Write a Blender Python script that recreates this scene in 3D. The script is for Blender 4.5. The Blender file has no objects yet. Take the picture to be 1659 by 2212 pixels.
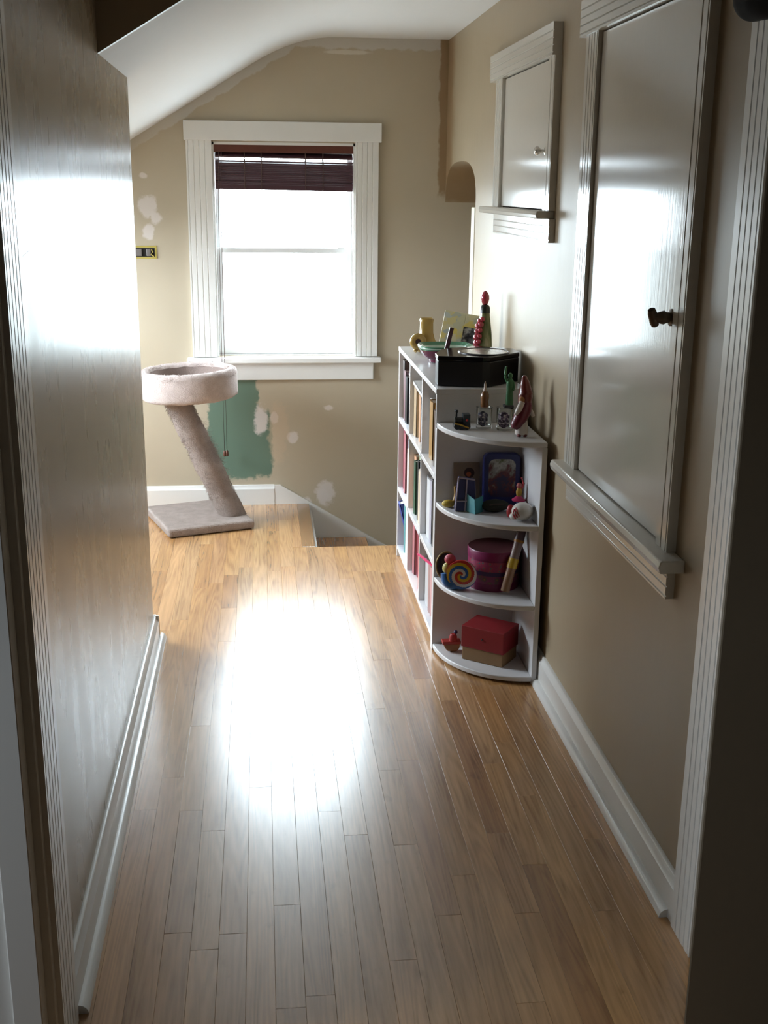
import bpy, bmesh, math, random
from mathutils import Vector, Matrix
C = bpy.context.scene.collection
S = bpy.context.scene
rnd = random.Random(7)
PI = math.pi

# ------------------------------------------------------------------ camera
F_PX, PITCH, YAW, ROLL = 2470.0, 0.2758279, 0.1072794, 0.0105519
def set_camera():
    cd = bpy.data.cameras.new('camera'); co = bpy.data.objects.new('camera', cd); C.objects.link(co)
    cd.sensor_fit = 'VERTICAL'; cd.sensor_height = 24.0; cd.lens = F_PX / 2212.0 * 24.0
    cd.clip_start = 0.02; cd.clip_end = 100
    cy, sy, cp, sp = math.cos(YAW), math.sin(YAW), math.cos(PITCH), math.sin(PITCH)
    fwd = Vector((sy*cp, cy*cp, -sp)); right = Vector((cy, -sy, 0)); up = right.cross(fwd)
    cr, sr = math.cos(ROLL), math.sin(ROLL)
    r2 = cr*right + sr*up; u2 = -sr*right + cr*up
    m = Matrix((r2, u2, -fwd)).transposed().to_4x4(); m.translation = Vector((0, 0, 1.5))
    co.matrix_world = m; S.camera = co
set_camera()

# ------------------------------------------------------------------ light
SKY = 34.0
w = bpy.data.worlds.new('overcast_sky'); S.world = w; w.use_nodes = True
bg = w.node_tree.nodes['Background']; bg.inputs[1].default_value = SKY
_n = w.node_tree.nodes; _l = w.node_tree.links
_g = _n.new('ShaderNodeTexCoord'); _s = _n.new('ShaderNodeSeparateXYZ'); _r = _n.new('ShaderNodeValToRGB')      # bright overcast sky over paler ground
_m = _n.new('ShaderNodeMath'); _m.operation = 'MULTIPLY_ADD'; _m.inputs[1].default_value = 0.5; _m.inputs[2].default_value = 0.5
_l.new(_g.outputs['Generated'], _s.inputs[0]); _l.new(_s.outputs[2], _m.inputs[0]); _l.new(_m.outputs[0], _r.inputs[0]); _l.new(_r.outputs[0], bg.inputs[0])
_e = _r.color_ramp.elements; _e[0].position = 0.472; _e[0].color = (0.25, 0.29, 0.31, 1); _e[1].position = 0.482; _e[1].color = (0.80, 0.91, 1.0, 1)
def portal(name, loc, rot, sx, sy):
    l = bpy.data.lights.new(name, 'AREA'); l.shape = 'RECTANGLE'; l.size = sx; l.size_y = sy
    o = bpy.data.objects.new(name, l); C.objects.link(o); o.location = loc; o.rotation_euler = rot
    l.cycles.is_portal = True
portal('window_daylight', (0.115, 5.56, 1.21), (-PI/2, 0, 0), 0.66, 0.98)
portal('side_window_daylight', (-2.12, 1.175, 1.025), (0, -PI/2, 0), 0.65, 0.35)
portal('added_dormer_daylight', (-1.82, 4.6, 1.515), (0, -PI/2, 0), 1.13, 1.4)  # portal for the unseen dormer opening added to brighten the back wall
S.view_settings.view_transform = 'Standard'; S.view_settings.look = 'None'
S.view_settings.exposure = 0.0; S.view_settings.gamma = 1.0; S.view_settings.use_curve_mapping = False

# ------------------------------------------------------------------ materials
class NT:
    def __init__(s, name):
        s.m = bpy.data.materials.new(name); s.m.use_nodes = True; s.t = s.m.node_tree
        s.b = s.t.nodes['Principled BSDF']; s.out = s.t.nodes['Material Output']
    def n(s, typ, **kw):
        nd = s.t.nodes.new(typ)
        for k, v in kw.items(): setattr(nd, k, v)
        return nd
    def put(s, inp, v):
        if isinstance(v, bpy.types.NodeSocket): s.t.links.new(v, inp)
        elif isinstance(v, (tuple, list)) and len(v) == 3 and inp.type == 'RGBA': inp.default_value = (*v, 1)
        else: inp.default_value = v
    def math(s, op, a, b=0.0, c=None):
        nd = s.n('ShaderNodeMath', operation=op); s.put(nd.inputs[0], a); s.put(nd.inputs[1], b)
        if c is not None: s.put(nd.inputs[2], c)
        return nd.outputs[0]
    def mix(s, f, a, b, mode='MIX'):
        nd = s.n('ShaderNodeMix', data_type='RGBA', blend_type=mode)
        s.put(nd.inputs[0], f); s.put(nd.inputs[6], a); s.put(nd.inputs[7], b); return nd.outputs[2]
    def coords(s, kind='Object'):
        return s.n('ShaderNodeTexCoord').outputs[kind]
    def mapping(s, v, scale=(1, 1, 1), loc=(0, 0, 0)):
        nd = s.n('ShaderNodeMapping'); s.put(nd.inputs[0], v); nd.inputs['Scale'].default_value = scale; s.put(nd.inputs['Location'], loc); return nd.outputs[0]
    def noise(s, v, scale=5, detail=3, rough=0.5, dist=0.0):
        nd = s.n('ShaderNodeTexNoise'); s.put(nd.inputs['Vector'], v); nd.inputs['Scale'].default_value = scale
        nd.inputs['Detail'].default_value = detail; nd.inputs['Roughness'].default_value = rough; nd.inputs['Distortion'].default_value = dist
        return nd.outputs['Fac']
    def ramp(s, f, pts):
        nd = s.n('ShaderNodeValToRGB'); s.put(nd.inputs[0], f); e = nd.color_ramp.elements
        while len(e) < len(pts): e.new(0.5)
        for i, (p, c) in enumerate(pts): e[i].position = p; e[i].color = (*c, 1) if len(c) == 3 else c
        return nd.outputs[0]
    def smooth(s, x, lo, hi):
        nd = s.n('ShaderNodeMapRange', interpolation_type='SMOOTHSTEP'); s.put(nd.inputs[0], x)
        nd.inputs[1].default_value = lo; nd.inputs[2].default_value = hi; nd.inputs[3].default_value = 0; nd.inputs[4].default_value = 1
        return nd.outputs[0]
    def bump(s, h, strength=0.2, dist=0.002):
        nd = s.n('ShaderNodeBump'); nd.inputs['Strength'].default_value = strength; nd.inputs['Distance'].default_value = dist
        s.put(nd.inputs['Height'], h); s.put(s.b.inputs['Normal'], nd.outputs[0])
    def set(s, **kw):
        for k, v in kw.items(): s.put(s.b.inputs[k.replace('_', ' ')], v)
        return s
_mc = {}
def mat(color, rough=0.5, metal=0.0, var=0.06, nscale=30, coat=0.0, bump=0.0, alpha=None):
    key = (color, rough, metal, var, nscale, coat, bump)
    if key in _mc: return _mc[key]
    t = NT('surface_%d' % len(_mc)); co = t.coords()
    nz = t.noise(co, nscale, 3)
    col = t.mix(nz, tuple(c*(1-var) for c in color), tuple(min(1, c*(1+var)) for c in color))
    t.set(Base_Color=col, Roughness=rough, Metallic=metal, Coat_Weight=coat, Coat_Roughness=0.08)
    if bump: t.bump(nz, bump, 0.002)
    _mc[key] = t.m; return t.m

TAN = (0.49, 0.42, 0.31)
DARKTAN = (0.30, 0.20, 0.105)
def wall_paint(name, rough, streak, bs=0.12, TAN=TAN, ys=1.0):
    t = NT(name); co = t.coords()
    nz = t.noise(co, 6, 4); fine = t.noise(t.mapping(co, (1, ys, 1)), 60, 2)
    st = t.noise(t.mapping(co, (14, 14*ys, 1.1)), 3, 4, 0.5)
    col = t.mix(nz, tuple(c*0.96 for c in TAN), tuple(c*1.04 for c in TAN))
    r = t.math('ADD', rough, t.math('MULTIPLY', t.math('SUBTRACT', st, 0.5), streak))
    t.set(Base_Color=col, Roughness=r)
    h = t.math('ADD', fine, t.math('MULTIPLY', st, 0.2))
    t.bump(h, bs, 0.0015)
    return t
M_tan_near = wall_paint('tan_paint_satin_shaded', 0.42, 0.1, 0.12, (0.40, 0.325, 0.23)).m  # near, left and right walls: same tan paint, shade put into darker copies
t = wall_paint('tan_paint_left_wall_shaded', 0.28, 0.09, 0.035, (0.40, 0.325, 0.23), 0.3); t.set(Specular_IOR_Level=0.27); M_tan_left = t.m
# right wall: dark cut-in paint in the far corner
t = wall_paint('tan_paint_right_wall_shaded', 0.44, 0.06, 0.12, (0.40, 0.32, 0.215))  # same tan paint, base colour darkened to deepen the hallway shade
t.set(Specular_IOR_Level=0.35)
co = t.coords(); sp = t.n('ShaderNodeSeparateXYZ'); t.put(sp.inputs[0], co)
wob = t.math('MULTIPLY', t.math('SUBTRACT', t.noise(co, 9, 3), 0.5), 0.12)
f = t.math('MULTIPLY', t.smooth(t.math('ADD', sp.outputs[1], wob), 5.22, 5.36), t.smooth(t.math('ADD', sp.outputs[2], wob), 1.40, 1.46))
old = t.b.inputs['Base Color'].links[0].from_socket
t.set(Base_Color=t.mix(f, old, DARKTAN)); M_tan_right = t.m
# back wall with spackle, unpainted green area and unpainted strip under the ceiling
t = NT('tan_paint_back_wall'); co = t.coords(); sp = t.n('ShaderNodeSeparateXYZ'); t.put(sp.inputs[0], co)
X, Z = sp.outputs[0], sp.outputs[2]
nz = t.noise(co, 5, 4); n2 = t.noise(co, 16, 5, 0.6); n3 = t.noise(co, 45, 4, 0.6)
col = t.mix(nz, tuple(c*0.95 for c in TAN), tuple(c*1.04 for c in TAN))
wobx = t.math('MULTIPLY', t.math('SUBTRACT', n2, 0.5), 0.10); wobz = t.math('MULTIPLY', t.math('SUBTRACT', n3, 0.5), 0.05)
def between(v, lo, hi, e):
    return t.math('MULTIPLY', t.smooth(v, lo-e, lo+e), t.math('SUBTRACT', 1.0, t.smooth(v, hi-e, hi+e)))
Xw = t.math('ADD', X, wobx); Zw = t.math('ADD', Z, wobz)
g1 = t.math('MULTIPLY', between(Xw, -0.27, -0.03, 0.008), between(Zw, 0.13, 0.64, 0.012))
g2 = t.math('MULTIPLY', between(Xw, -0.15, 0.035, 0.01), between(Zw, 0.14, 0.46, 0.015))
col = t.mix(t.math('MAXIMUM', g1, g2), col, (0.135, 0.205, 0.15))
def blob(x, z, a, b, c, amt=1.0, nk=1.2):
    global col
    dx = t.math('DIVIDE', t.math('SUBTRACT', X, x), a); dz = t.math('DIVIDE', t.math('SUBTRACT', Z, z), b)
    d = t.math('SQRT', t.math('ADD', t.math('MULTIPLY', dx, dx), t.math('MULTIPLY', dz, dz)))
    d = t.math('ADD', d, t.math('MULTIPLY', t.math('SUBTRACT', n2, 0.5), nk))
    d = t.math('ADD', d, t.math('MULTIPLY', t.math('SUBTRACT', n3, 0.5), nk*0.7))
    f = t.math('MULTIPLY', t.math('SUBTRACT', 1.0, t.smooth(d, 0.7, 1.15)), amt)
    col = t.mix(f, col, c)
PUTTY = (0.70, 0.64, 0.60)
for (x, z, a, b) in ((-.505, 1.41, .045, .05), (-.47, 1.36, .025, .03), (-.51, 1.30, .028, .035), (-.52, 1.545, .02, .015), (.30, .05, .05, .06), (.285, .04, .03, .03),
                     (.20, .005, .03, .03), (-.015, .42, .035, .07), (.14, .33, .03, .03), (.31, .475, .025, .015), (.05, .43, .02, .03)):
    blob(x, z, a, b, PUTTY, 0.9)
blob(.40, 2.083, .10, .010, (0.66, 0.62, 0.54), 0.85, 0.6)
blob(.07, .36, .05, .16, (0.60, 0.46, 0.32), 0.5)
# strip of bare plaster under the ceiling line
slope = t.math('MULTIPLY_ADD', X, 0.603, 2.041)
top = t.math('MINIMUM', slope, 2.145)
dist = t.math('ADD', t.math('SUBTRACT', top, Z), t.math('MULTIPLY', t.math('SUBTRACT', n2, 0.5), 0.05))
col = t.mix(t.math('MULTIPLY', t.math('SUBTRACT', 1.0, t.smooth(dist, 0.040, 0.050)), t.smooth(X, -0.9, -0.2)), col, (0.58, 0.55, 0.50))
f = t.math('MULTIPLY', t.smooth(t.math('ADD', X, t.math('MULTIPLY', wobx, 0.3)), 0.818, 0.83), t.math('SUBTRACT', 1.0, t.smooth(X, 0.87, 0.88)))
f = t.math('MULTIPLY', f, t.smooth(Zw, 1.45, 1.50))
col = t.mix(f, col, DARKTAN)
t.set(Base_Color=col, Roughness=0.5); t.bump(n3, 0.12, 0.0015); M_tan_back = t.m

def white_paint(name, c, rough, streak=0.0):
    t = NT(name); co = t.coords(); nz = t.noise(co, 20, 3)
    t.set(Base_Color=t.mix(nz, tuple(x*0.98 for x in c), c), Roughness=rough)
    if streak:
        st = t.noise(t.mapping(co, (30, 30, 1.0)), 4, 4, 0.6)
        t.set(Roughness=t.math('ADD', rough, t.math('MULTIPLY', t.math('SUBTRACT', st, 0.4), streak)))
        t.bump(st, 0.16, 0.001)
    else: t.bump(t.noise(co, 90, 2), 0.06, 0.001)
    return t.m
M_trim = white_paint('white_gloss_trim', (0.80, 0.79, 0.76), 0.26)
M_door = white_paint('white_gloss_door', (0.72, 0.69, 0.63), 0.12, 0.12)
M_ceil = white_paint('ceiling_white', (0.86, 0.88, 0.90), 0.7)
M_shelf = white_paint('white_laminate', (0.70, 0.69, 0.70), 0.3)
M_vinyl = white_paint('white_vinyl_sash', (0.85, 0.86, 0.86), 0.35)

# oak strip floor
t = NT('oak_strip'); co = t.coords(); oi = t.n('ShaderNodeObjectInfo')
off = t.n('ShaderNodeCombineXYZ'); t.put(off.inputs[0], t.math('MULTIPLY', oi.outputs['Random'], 37.0)); t.put(off.inputs[1], t.math('MULTIPLY', oi.outputs['Random'], 91.0))
v = t.mapping(co, (1, 1, 1), off.outputs[0])
g1 = t.noise(t.mapping(v, (60, 3.0, 1)), 3, 5, 0.6, 0.6)
g2 = t.noise(t.mapping(v, (9, 0.9, 1)), 2.2, 3, 0.55, 1.2)
rg = t.noise(t.mapping(v, (11, 0.55, 1)), 1.6, 2, 0.4, 0.4)
wv = t.math('MULTIPLY_ADD', t.math('SINE', t.math('MULTIPLY', rg, 75.0)), 0.5, 0.5)      # cathedral grain
gr = t.math('ADD', t.math('MULTIPLY', g1, 0.40), t.math('MULTIPLY', wv, 0.17))
gr = t.math('ADD', gr, t.math('MULTIPLY', g2, 0.65))
tone = t.mix(1.0, oi.outputs['Color'], t.ramp(gr, [(0.30, (0.50, 0.42, 0.34)), (0.55, (0.92, 0.89, 0.86)), (0.85, (1.28, 1.26, 1.22))]), 'MULTIPLY')
spots = t.smooth(t.noise(t.mapping(v, (1, 0.45, 1)), 26, 3, 0.6), 0.62, 0.78)
tone = t.mix(t.math('MULTIPLY', spots, 0.45), tone, (0.22, 0.10, 0.035))
t.set(Base_Color=tone, Roughness=t.math('ADD', 0.25, t.math('MULTIPLY', t.math('SUBTRACT', g2, 0.5), 0.05)), Specular_IOR_Level=0.8, Coat_Weight=1.0, Coat_Roughness=0.265)
t.bump(t.math('ADD', g1, t.math('MULTIPLY', g2, 0.8)), 0.05, 0.0006); M_oak = t.m
t = NT('oak_dark'); co = t.coords(); g1 = t.noise(t.mapping(co, (4, 40, 40)), 3, 4)
t.set(Base_Color=t.ramp(g1, [(0.3, (0.20, 0.10, 0.04)), (0.7, (0.34, 0.18, 0.075))]), Roughness=0.3); M_oakdark = t.m

# carpet
t = NT('beige_carpet'); co = t.coords(); a = t.noise(co, 260, 3, 0.7); b_ = t.noise(co, 22, 4, 0.6)
b_ = t.smooth(b_, 0.3, 0.7); a = t.smooth(a, 0.3, 0.7)
c = t.mix(b_, (0.36, 0.25, 0.19), (0.54, 0.41, 0.35)); c = t.mix(t.math('MULTIPLY', a, 0.55), c, (0.63, 0.52, 0.47))
t.set(Base_Color=c, Roughness=0.95, Sheen_Weight=0.5, Specular_IOR_Level=0.1); t.bump(t.math('ADD', a, t.math('MULTIPLY', b_, 0.8)), 0.9, 0.006); M_carpet = t.m
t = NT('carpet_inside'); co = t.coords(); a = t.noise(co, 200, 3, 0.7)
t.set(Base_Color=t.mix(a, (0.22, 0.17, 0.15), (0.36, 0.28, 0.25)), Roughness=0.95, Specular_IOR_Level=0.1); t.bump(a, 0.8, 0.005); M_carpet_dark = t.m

t = NT('pale_carpet'); co = t.coords(); a = t.smooth(t.noise(co, 260, 3, 0.7), 0.3, 0.7); b_ = t.smooth(t.noise(co, 22, 4, 0.6), 0.3, 0.7)
c = t.mix(b_, (0.56, 0.43, 0.39), (0.70, 0.57, 0.52)); c = t.mix(t.math('MULTIPLY', a, 0.5), c, (0.80, 0.71, 0.68))
t.set(Base_Color=c, Roughness=0.95, Sheen_Weight=0.4, Specular_IOR_Level=0.1); t.bump(t.math('ADD', a, t.math('MULTIPLY', b_, 0.8)), 0.7, 0.005); M_carpet_pale = t.m
# window glass: thin pane
t = NT('pane_glass'); t.t.nodes.remove(t.b)
tr = t.n('ShaderNodeBsdfTransparent'); tr.inputs[0].default_value = (0.97, 0.985, 0.98, 1); gl = t.n('ShaderNodeBsdfGlossy'); gl.inputs['Roughness'].default_value = 0.02
fr = t.n('ShaderNodeLayerWeight'); fr.inputs[0].default_value = 0.5; mx = t.n('ShaderNodeMixShader')
t.put(mx.inputs[0], t.math('MULTIPLY_ADD', t.math('POWER', fr.outputs['Facing'], 5.0), 0.7, 0.04)); t.put(mx.inputs[1], tr.outputs[0]); t.put(mx.inputs[2], gl.outputs[0]); t.put(t.out.inputs[0], mx.outputs[0]); M_glass = t.m
t = NT('clear_tumbler_glass'); t.set(Base_Color=(0.95, 0.97, 0.96), Roughness=0.03, Transmission_Weight=1.0, IOR=1.45); M_tumbler = t.m

# ------------------------------------------------------------------ mesh helpers
ORG = {}
class MB:
    def __init__(s): s.v = []; s.f = []; s.mi = []; s.cur = 0
    def add(s, vs, fs, m=None):
        o = len(s.v); s.v += [Vector(p) for p in vs]; s.f += [[i+o for i in q] for q in fs]; s.mi += [s.cur if m is None else m]*len(fs); return s
    def box(s, x0, x1, y0, y1, z0, z1, m=None):
        vs = [(x, y, z) for z in (z0, z1) for y in (y0, y1) for x in (x0, x1)]
        return s.add(vs, [(0, 2, 3, 1), (4, 5, 7, 6), (0, 1, 5, 4), (2, 6, 7, 3), (0, 4, 6, 2), (1, 3, 7, 5)], m)
    def prism(s, pts, plane, a, b, m=None):
        n = len(pts); i, j, k = {'XY': (0, 1, 2), 'XZ': (0, 2, 1), 'YZ': (1, 2, 0)}[plane]
        vs = []
        for q in (a, b):
            for p in pts:
                c = [0, 0, 0]; c[i] = p[0]; c[j] = p[1]; c[k] = q; vs.append(c)
        fs = [tuple(range(n))[::-1], tuple(range(n, 2*n))] + [(x, (x+1) % n, n+(x+1) % n, n+x) for x in range(n)]
        return s.add(vs, fs, m)
    def lathe(s, prof, c=(0, 0, 0), n=24, p=2.0, sx=1.0, sy=1.0, mats=None, axis='Z'):
        vs = []; fs = []; ms = []
        for (r, z) in prof:
            for k in range(n):
                a = 2*PI*k/n; ca, sa = math.cos(a), math.sin(a)
                q = (abs(ca)**p + abs(sa)**p)**(-1/p)
                P = (r*q*ca*sx, r*q*sa*sy, z)
                if axis == 'X': P = (-P[2], P[0], P[1])
                vs.append((c[0]+P[0], c[1]+P[1], c[2]+P[2]))
        m = len(prof)
        for i in range(m-1):
            for k in range(n):
                fs.append((i*n+k, i*n+(k+1) % n, (i+1)*n+(k+1) % n, (i+1)*n+k)); ms.append(mats[i] if mats else s.cur)
        fs.append(tuple(range(n))[::-1]); ms.append(ms[0]); fs.append(tuple(range((m-1)*n, m*n))); ms.append(ms[-2])
        o = len(s.v); s.v += [Vector(q) for q in vs]; s.f += [[i+o for i in q] for q in fs]; s.mi += ms; return s
    def tube(s, pts, rad, n=10, m=None):
        pts = [Vector(p) for p in pts]; R = rad if isinstance(rad, (list, tuple)) else [rad]*len(pts); vs = []; fs = []
        for i, p in enumerate(pts):
            d = (pts[min(i+1, len(pts)-1)] - pts[max(i-1, 0)]).normalized()
            u = d.cross(Vector((0, 0, 1)));
            if u.length < 1e-3: u = d.cross(Vector((0, 1, 0)))
            u.normalize(); w_ = d.cross(u)
            for k in range(n):
                a = 2*PI*k/n; vs.append(p + R[i]*(math.cos(a)*u + math.sin(a)*w_))
        for i in range(len(pts)-1):
            for k in range(n): fs.append((i*n+k, i*n+(k+1) % n, (i+1)*n+(k+1) % n, (i+1)*n+k))
        fs.append(tuple(range(n))[::-1]); fs.append(tuple(range((len(pts)-1)*n, len(pts)*n)))
        return s.add(vs, fs, m)
    def stube(s, pts, rad, n=14, m=None, k=5):
        P = [Vector(p) for p in pts]; O = []; R = []
        for i in range(len(P)-1):
            a, b, c, d = P[max(i-1, 0)], P[i], P[i+1], P[min(i+2, len(P)-1)]
            for q in range(k):
                u = q/k; O.append(0.5*(2*b + (c-a)*u + (2*a-5*b+4*c-d)*u*u + (3*b-a-3*c+d)*u**3))
                e = u*u*(3-2*u); R.append(rad[i]*(1-e) + rad[i+1]*e)
        return s.tube(O+[P[-1]], R+[rad[-1]], n, m)
    def ball(s, c, r, n=16, h=10, m=None):
        rx, ry, rz = r if isinstance(r, (tuple, list)) else (r, r, r)
        vs = [(c[0], c[1], c[2]-rz)]; fs = []
        for i in range(1, h):
            ph = -PI/2 + PI*i/h
            for k in range(n): vs.append((c[0]+rx*math.cos(ph)*math.cos(2*PI*k/n), c[1]+ry*math.cos(ph)*math.sin(2*PI*k/n), c[2]+rz*math.sin(ph)))
        vs.append((c[0], c[1], c[2]+rz)); L = len(vs)-1
        for k in range(n):
            k2 = (k+1) % n; fs.append((0, 1+k2, 1+k)); fs.append((L, L-n+k, L-n+k2))
            for i in range(h-2): fs.append((1+i*n+k, 1+i*n+k2, 1+(i+1)*n+k2, 1+(i+1)*n+k))
        return s.add(vs, fs, m)
    def torus(s, c, R, r, axis='Y', n=24, k=10, m=None):
        vs = []; fs = []
        for i in range(n):
            a = 2*PI*i/n
            for j in range(k):
                b = 2*PI*j/k; q = R + r*math.cos(b); P = (q*math.cos(a), q*math.sin(a), r*math.sin(b))
                if axis == 'Y': P = (P[0], P[2], P[1])
                elif axis == 'X': P = (P[2], P[0], P[1])
                vs.append((c[0]+P[0], c[1]+P[1], c[2]+P[2]))
        for i in range(n):
            for j in range(k): fs.append((i*k+j, ((i+1) % n)*k+j, ((i+1) % n)*k+(j+1) % k, i*k+(j+1) % k))
        return s.add(vs, fs, m)
    def xf(s, M, start=0):
        for i in range(start, len(s.v)): s.v[i] = M @ s.v[i]
        return s
    def build(s, name, ms, parent=None, org=None, smooth=None, bevel=0.0, segs=2):
        me = bpy.data.meshes.new(name)
        o0 = Vector(ORG.get(parent.name, (0, 0, 0))) if parent else Vector(org or (0, 0, 0))
        me.from_pydata([tuple(p-o0) for p in s.v], [], s.f)
        for m in (ms if isinstance(ms, (list, tuple)) else [ms]): me.materials.append(m)
        me.polygons.foreach_set('material_index', s.mi)
        bm = bmesh.new(); bm.from_mesh(me); bmesh.ops.recalc_face_normals(bm, faces=bm.faces); bm.to_mesh(me); bm.free()
        o = bpy.data.objects.new(name, me); C.objects.link(o)
        if smooth is not None:
            me.polygons.foreach_set('use_smooth', [True]*len(me.polygons)); me.set_sharp_from_angle(angle=math.radians(smooth))
        if bevel:
            b = o.modifiers.new('bevel', 'BEVEL'); b.width = bevel; b.segments = segs; b.limit_method = 'ANGLE'; b.angle_limit = math.radians(40); b.harden_normals = False
        if parent: o.parent = parent; ORG[o.name] = tuple(o0)
        else: o.location = o0; ORG[o.name] = tuple(o0)
        return o
def tag(o, label=None, cat=None, group=None, kind=None):
    if label: o['label'] = label
    if cat: o['category'] = cat
    if group: o['group'] = group
    if kind: o['kind'] = kind
    return o
def thing(name, loc, label, cat, group=None, kind=None):
    o = bpy.data.objects.new(name, None); C.objects.link(o); o.location = loc; ORG[o.name] = tuple(loc); o.empty_display_size = 0.05
    return tag(o, label, cat, group, kind)
def struct(o, label): return tag(o, label, None, None, 'structure')
def sgroup(name, label, loc=(0, 0, 0)):
    o = bpy.data.objects.new(name, None); C.objects.link(o); o.location = loc; ORG[o.name] = tuple(loc); return struct(o, label)
def B(x0, x1, y0, y1, z0, z1): return MB().box(x0, x1, y0, y1, z0, z1)

XL, XR, YB, ZC = -0.385, 0.86, 5.46, 2.145
LEND = 3.69
# ------------------------------------------------------------------ room shell
wb = MB()
wx0, wx1, wz0, wz1 = -0.215, 0.442, 0.725, 1.695
for (a, b, c, d) in ((-2.1, wx0, -1.6, 2.5), (wx1, 2.3, -1.6, 2.5), (wx0, wx1, -1.6, wz0), (wx0, wx1, wz1, 2.5)): wb.box(a, b, YB, YB+0.16, c, d)
struct(wb.build('wall_back', M_tan_back), 'tan back wall with the window, green unpainted patch and white spackle spots')

arch = [(1.60, -0.10), (4.68, -0.10), (4.68, 1.44)]
yc, zc_, ra, rb = 5.0695, 1.44, 0.3895, 0.175
for i in range(1, 24):
    a = PI*i/24; e = 0.72
    ca, sa = math.cos(a), math.sin(a)
    arch.append((yc - ra*math.copysign(abs(ca)**e, ca), zc_ + rb*abs(sa)**e))
arch += [(YB-0.001, 1.44), (YB, 1.44), (YB, 2.5), (1.60, 2.5)]
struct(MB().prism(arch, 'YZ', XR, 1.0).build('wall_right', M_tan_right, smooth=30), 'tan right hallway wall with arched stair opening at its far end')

lw = MB().prism([(1.70, -0.02), (LEND, -0.02), (LEND, 1.82), (3.05, 1.82), (3.05, 2.5), (1.70, 2.5)], 'YZ', XL-0.12, XL)
lw.box(-2.1, XL-0.12, LEND-0.12, LEND, -0.02, 1.9)
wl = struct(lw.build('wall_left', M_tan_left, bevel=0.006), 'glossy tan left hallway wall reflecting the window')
rk = [(1.845, 1.376), (2.02, 1.395), (2.32, 1.388), (2.36, 1.382), (2.45, 1.392), (2.75, 1.380), (3.05, 1.372)]
MB().prism([(y, z) for y, z in rk] + [(y, z-0.0035) for y, z in rk[::-1]], 'YZ', XL-0.001, XL+0.0004).build('crack_highlight', mat((0.85, 0.83, 0.78), 0.28), wl)  # white strip paints the light caught along the crack's ridge

def ceil_z(x): return 2.041 + 0.603*x
cp = [(-2.1, ceil_z(-2.1)), (-0.02, ceil_z(-0.02))]
P0, P1, P2 = Vector((-0.02, ceil_z(-0.02))), Vector((0.1725, ZC)), Vector((0.36, ZC))
for i in range(1, 9):
    q = i/8; cp.append(tuple((1-q)**2*P0 + 2*q*(1-q)*P1 + q*q*P2))
cp += [(1.0, ZC)]
ce = MB().prism(cp + [(1.0, 2.62), (-2.1, 2.62)], 'XZ', 3.05, 3.9)
ce.prism(cp + [(1.0, 2.62), (-2.1, 2.62)], 'XZ', 5.3, YB+0.16)                      # unseen dormer opening, added left of the view to brighten the back wall
ce.prism([(-1.15, ceil_z(-1.15))] + cp[1:] + [(1.0, 2.62), (-1.15, 2.62)], 'XZ', 3.9, 5.3); ce.box(-2.1, -1.15, 3.9, 5.3, 2.1, 2.62)
struct(ce.build('ceiling', M_ceil, smooth=35), 'white ceiling sloping down to the left over the landing')
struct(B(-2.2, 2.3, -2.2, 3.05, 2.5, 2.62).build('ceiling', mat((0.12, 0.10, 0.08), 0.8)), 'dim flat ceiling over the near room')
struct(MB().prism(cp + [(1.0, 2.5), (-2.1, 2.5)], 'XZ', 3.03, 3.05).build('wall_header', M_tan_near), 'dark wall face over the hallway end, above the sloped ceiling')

kw = MB()
for (y0, y1, z0, z1) in ((LEND, 3.9, -.02, 2.2), (5.3, YB, -.02, 2.2), (3.9, 5.3, -.02, 0.95), (3.9, 5.3, 2.08, 2.2)): kw.box(-1.9, -1.8, y0, y1, z0, z1)
struct(kw.build('wall_knee', M_tan_back), 'low tan knee wall under the sloped ceiling')
# near room around the camera, unseen walls darkened to cut bounce light
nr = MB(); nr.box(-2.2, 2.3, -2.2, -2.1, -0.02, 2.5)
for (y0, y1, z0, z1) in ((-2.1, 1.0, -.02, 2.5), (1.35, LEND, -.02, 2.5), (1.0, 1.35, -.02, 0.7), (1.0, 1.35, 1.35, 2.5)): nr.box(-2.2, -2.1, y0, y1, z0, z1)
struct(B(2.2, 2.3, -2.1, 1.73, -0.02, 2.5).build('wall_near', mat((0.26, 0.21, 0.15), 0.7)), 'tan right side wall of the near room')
struct(nr.build('wall_near', mat((0.08, 0.065, 0.05), 0.8)), 'unseen walls of the near room, darkened to cut bounce light')
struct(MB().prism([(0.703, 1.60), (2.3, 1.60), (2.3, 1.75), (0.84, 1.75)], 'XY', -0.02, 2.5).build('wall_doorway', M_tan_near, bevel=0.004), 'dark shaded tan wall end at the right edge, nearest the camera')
# stairwell beyond the arch
sw = MB(); sw.box(1.0, 2.3, 4.58, 4.68, -1.6, 2.3); sw.box(2.3, 2.4, 4.58, YB+.16, -1.6, 2.3); sw.box(1.0, 2.4, 4.58, YB+.16, 2.2, 2.3)
sw.box(-0.2, 1.0, 4.60, 4.715, -1.6, -0.03); sw.box(0.05, 0.17, 4.60, YB, -1.6, -0.03); sw.box(0, 2.4, 4.6, YB+.1, -1.7, -1.6)
struct(sw.build('wall_stairwell', M_tan_near), 'tan stairwell walls under the landing and beyond the arch')

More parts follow.
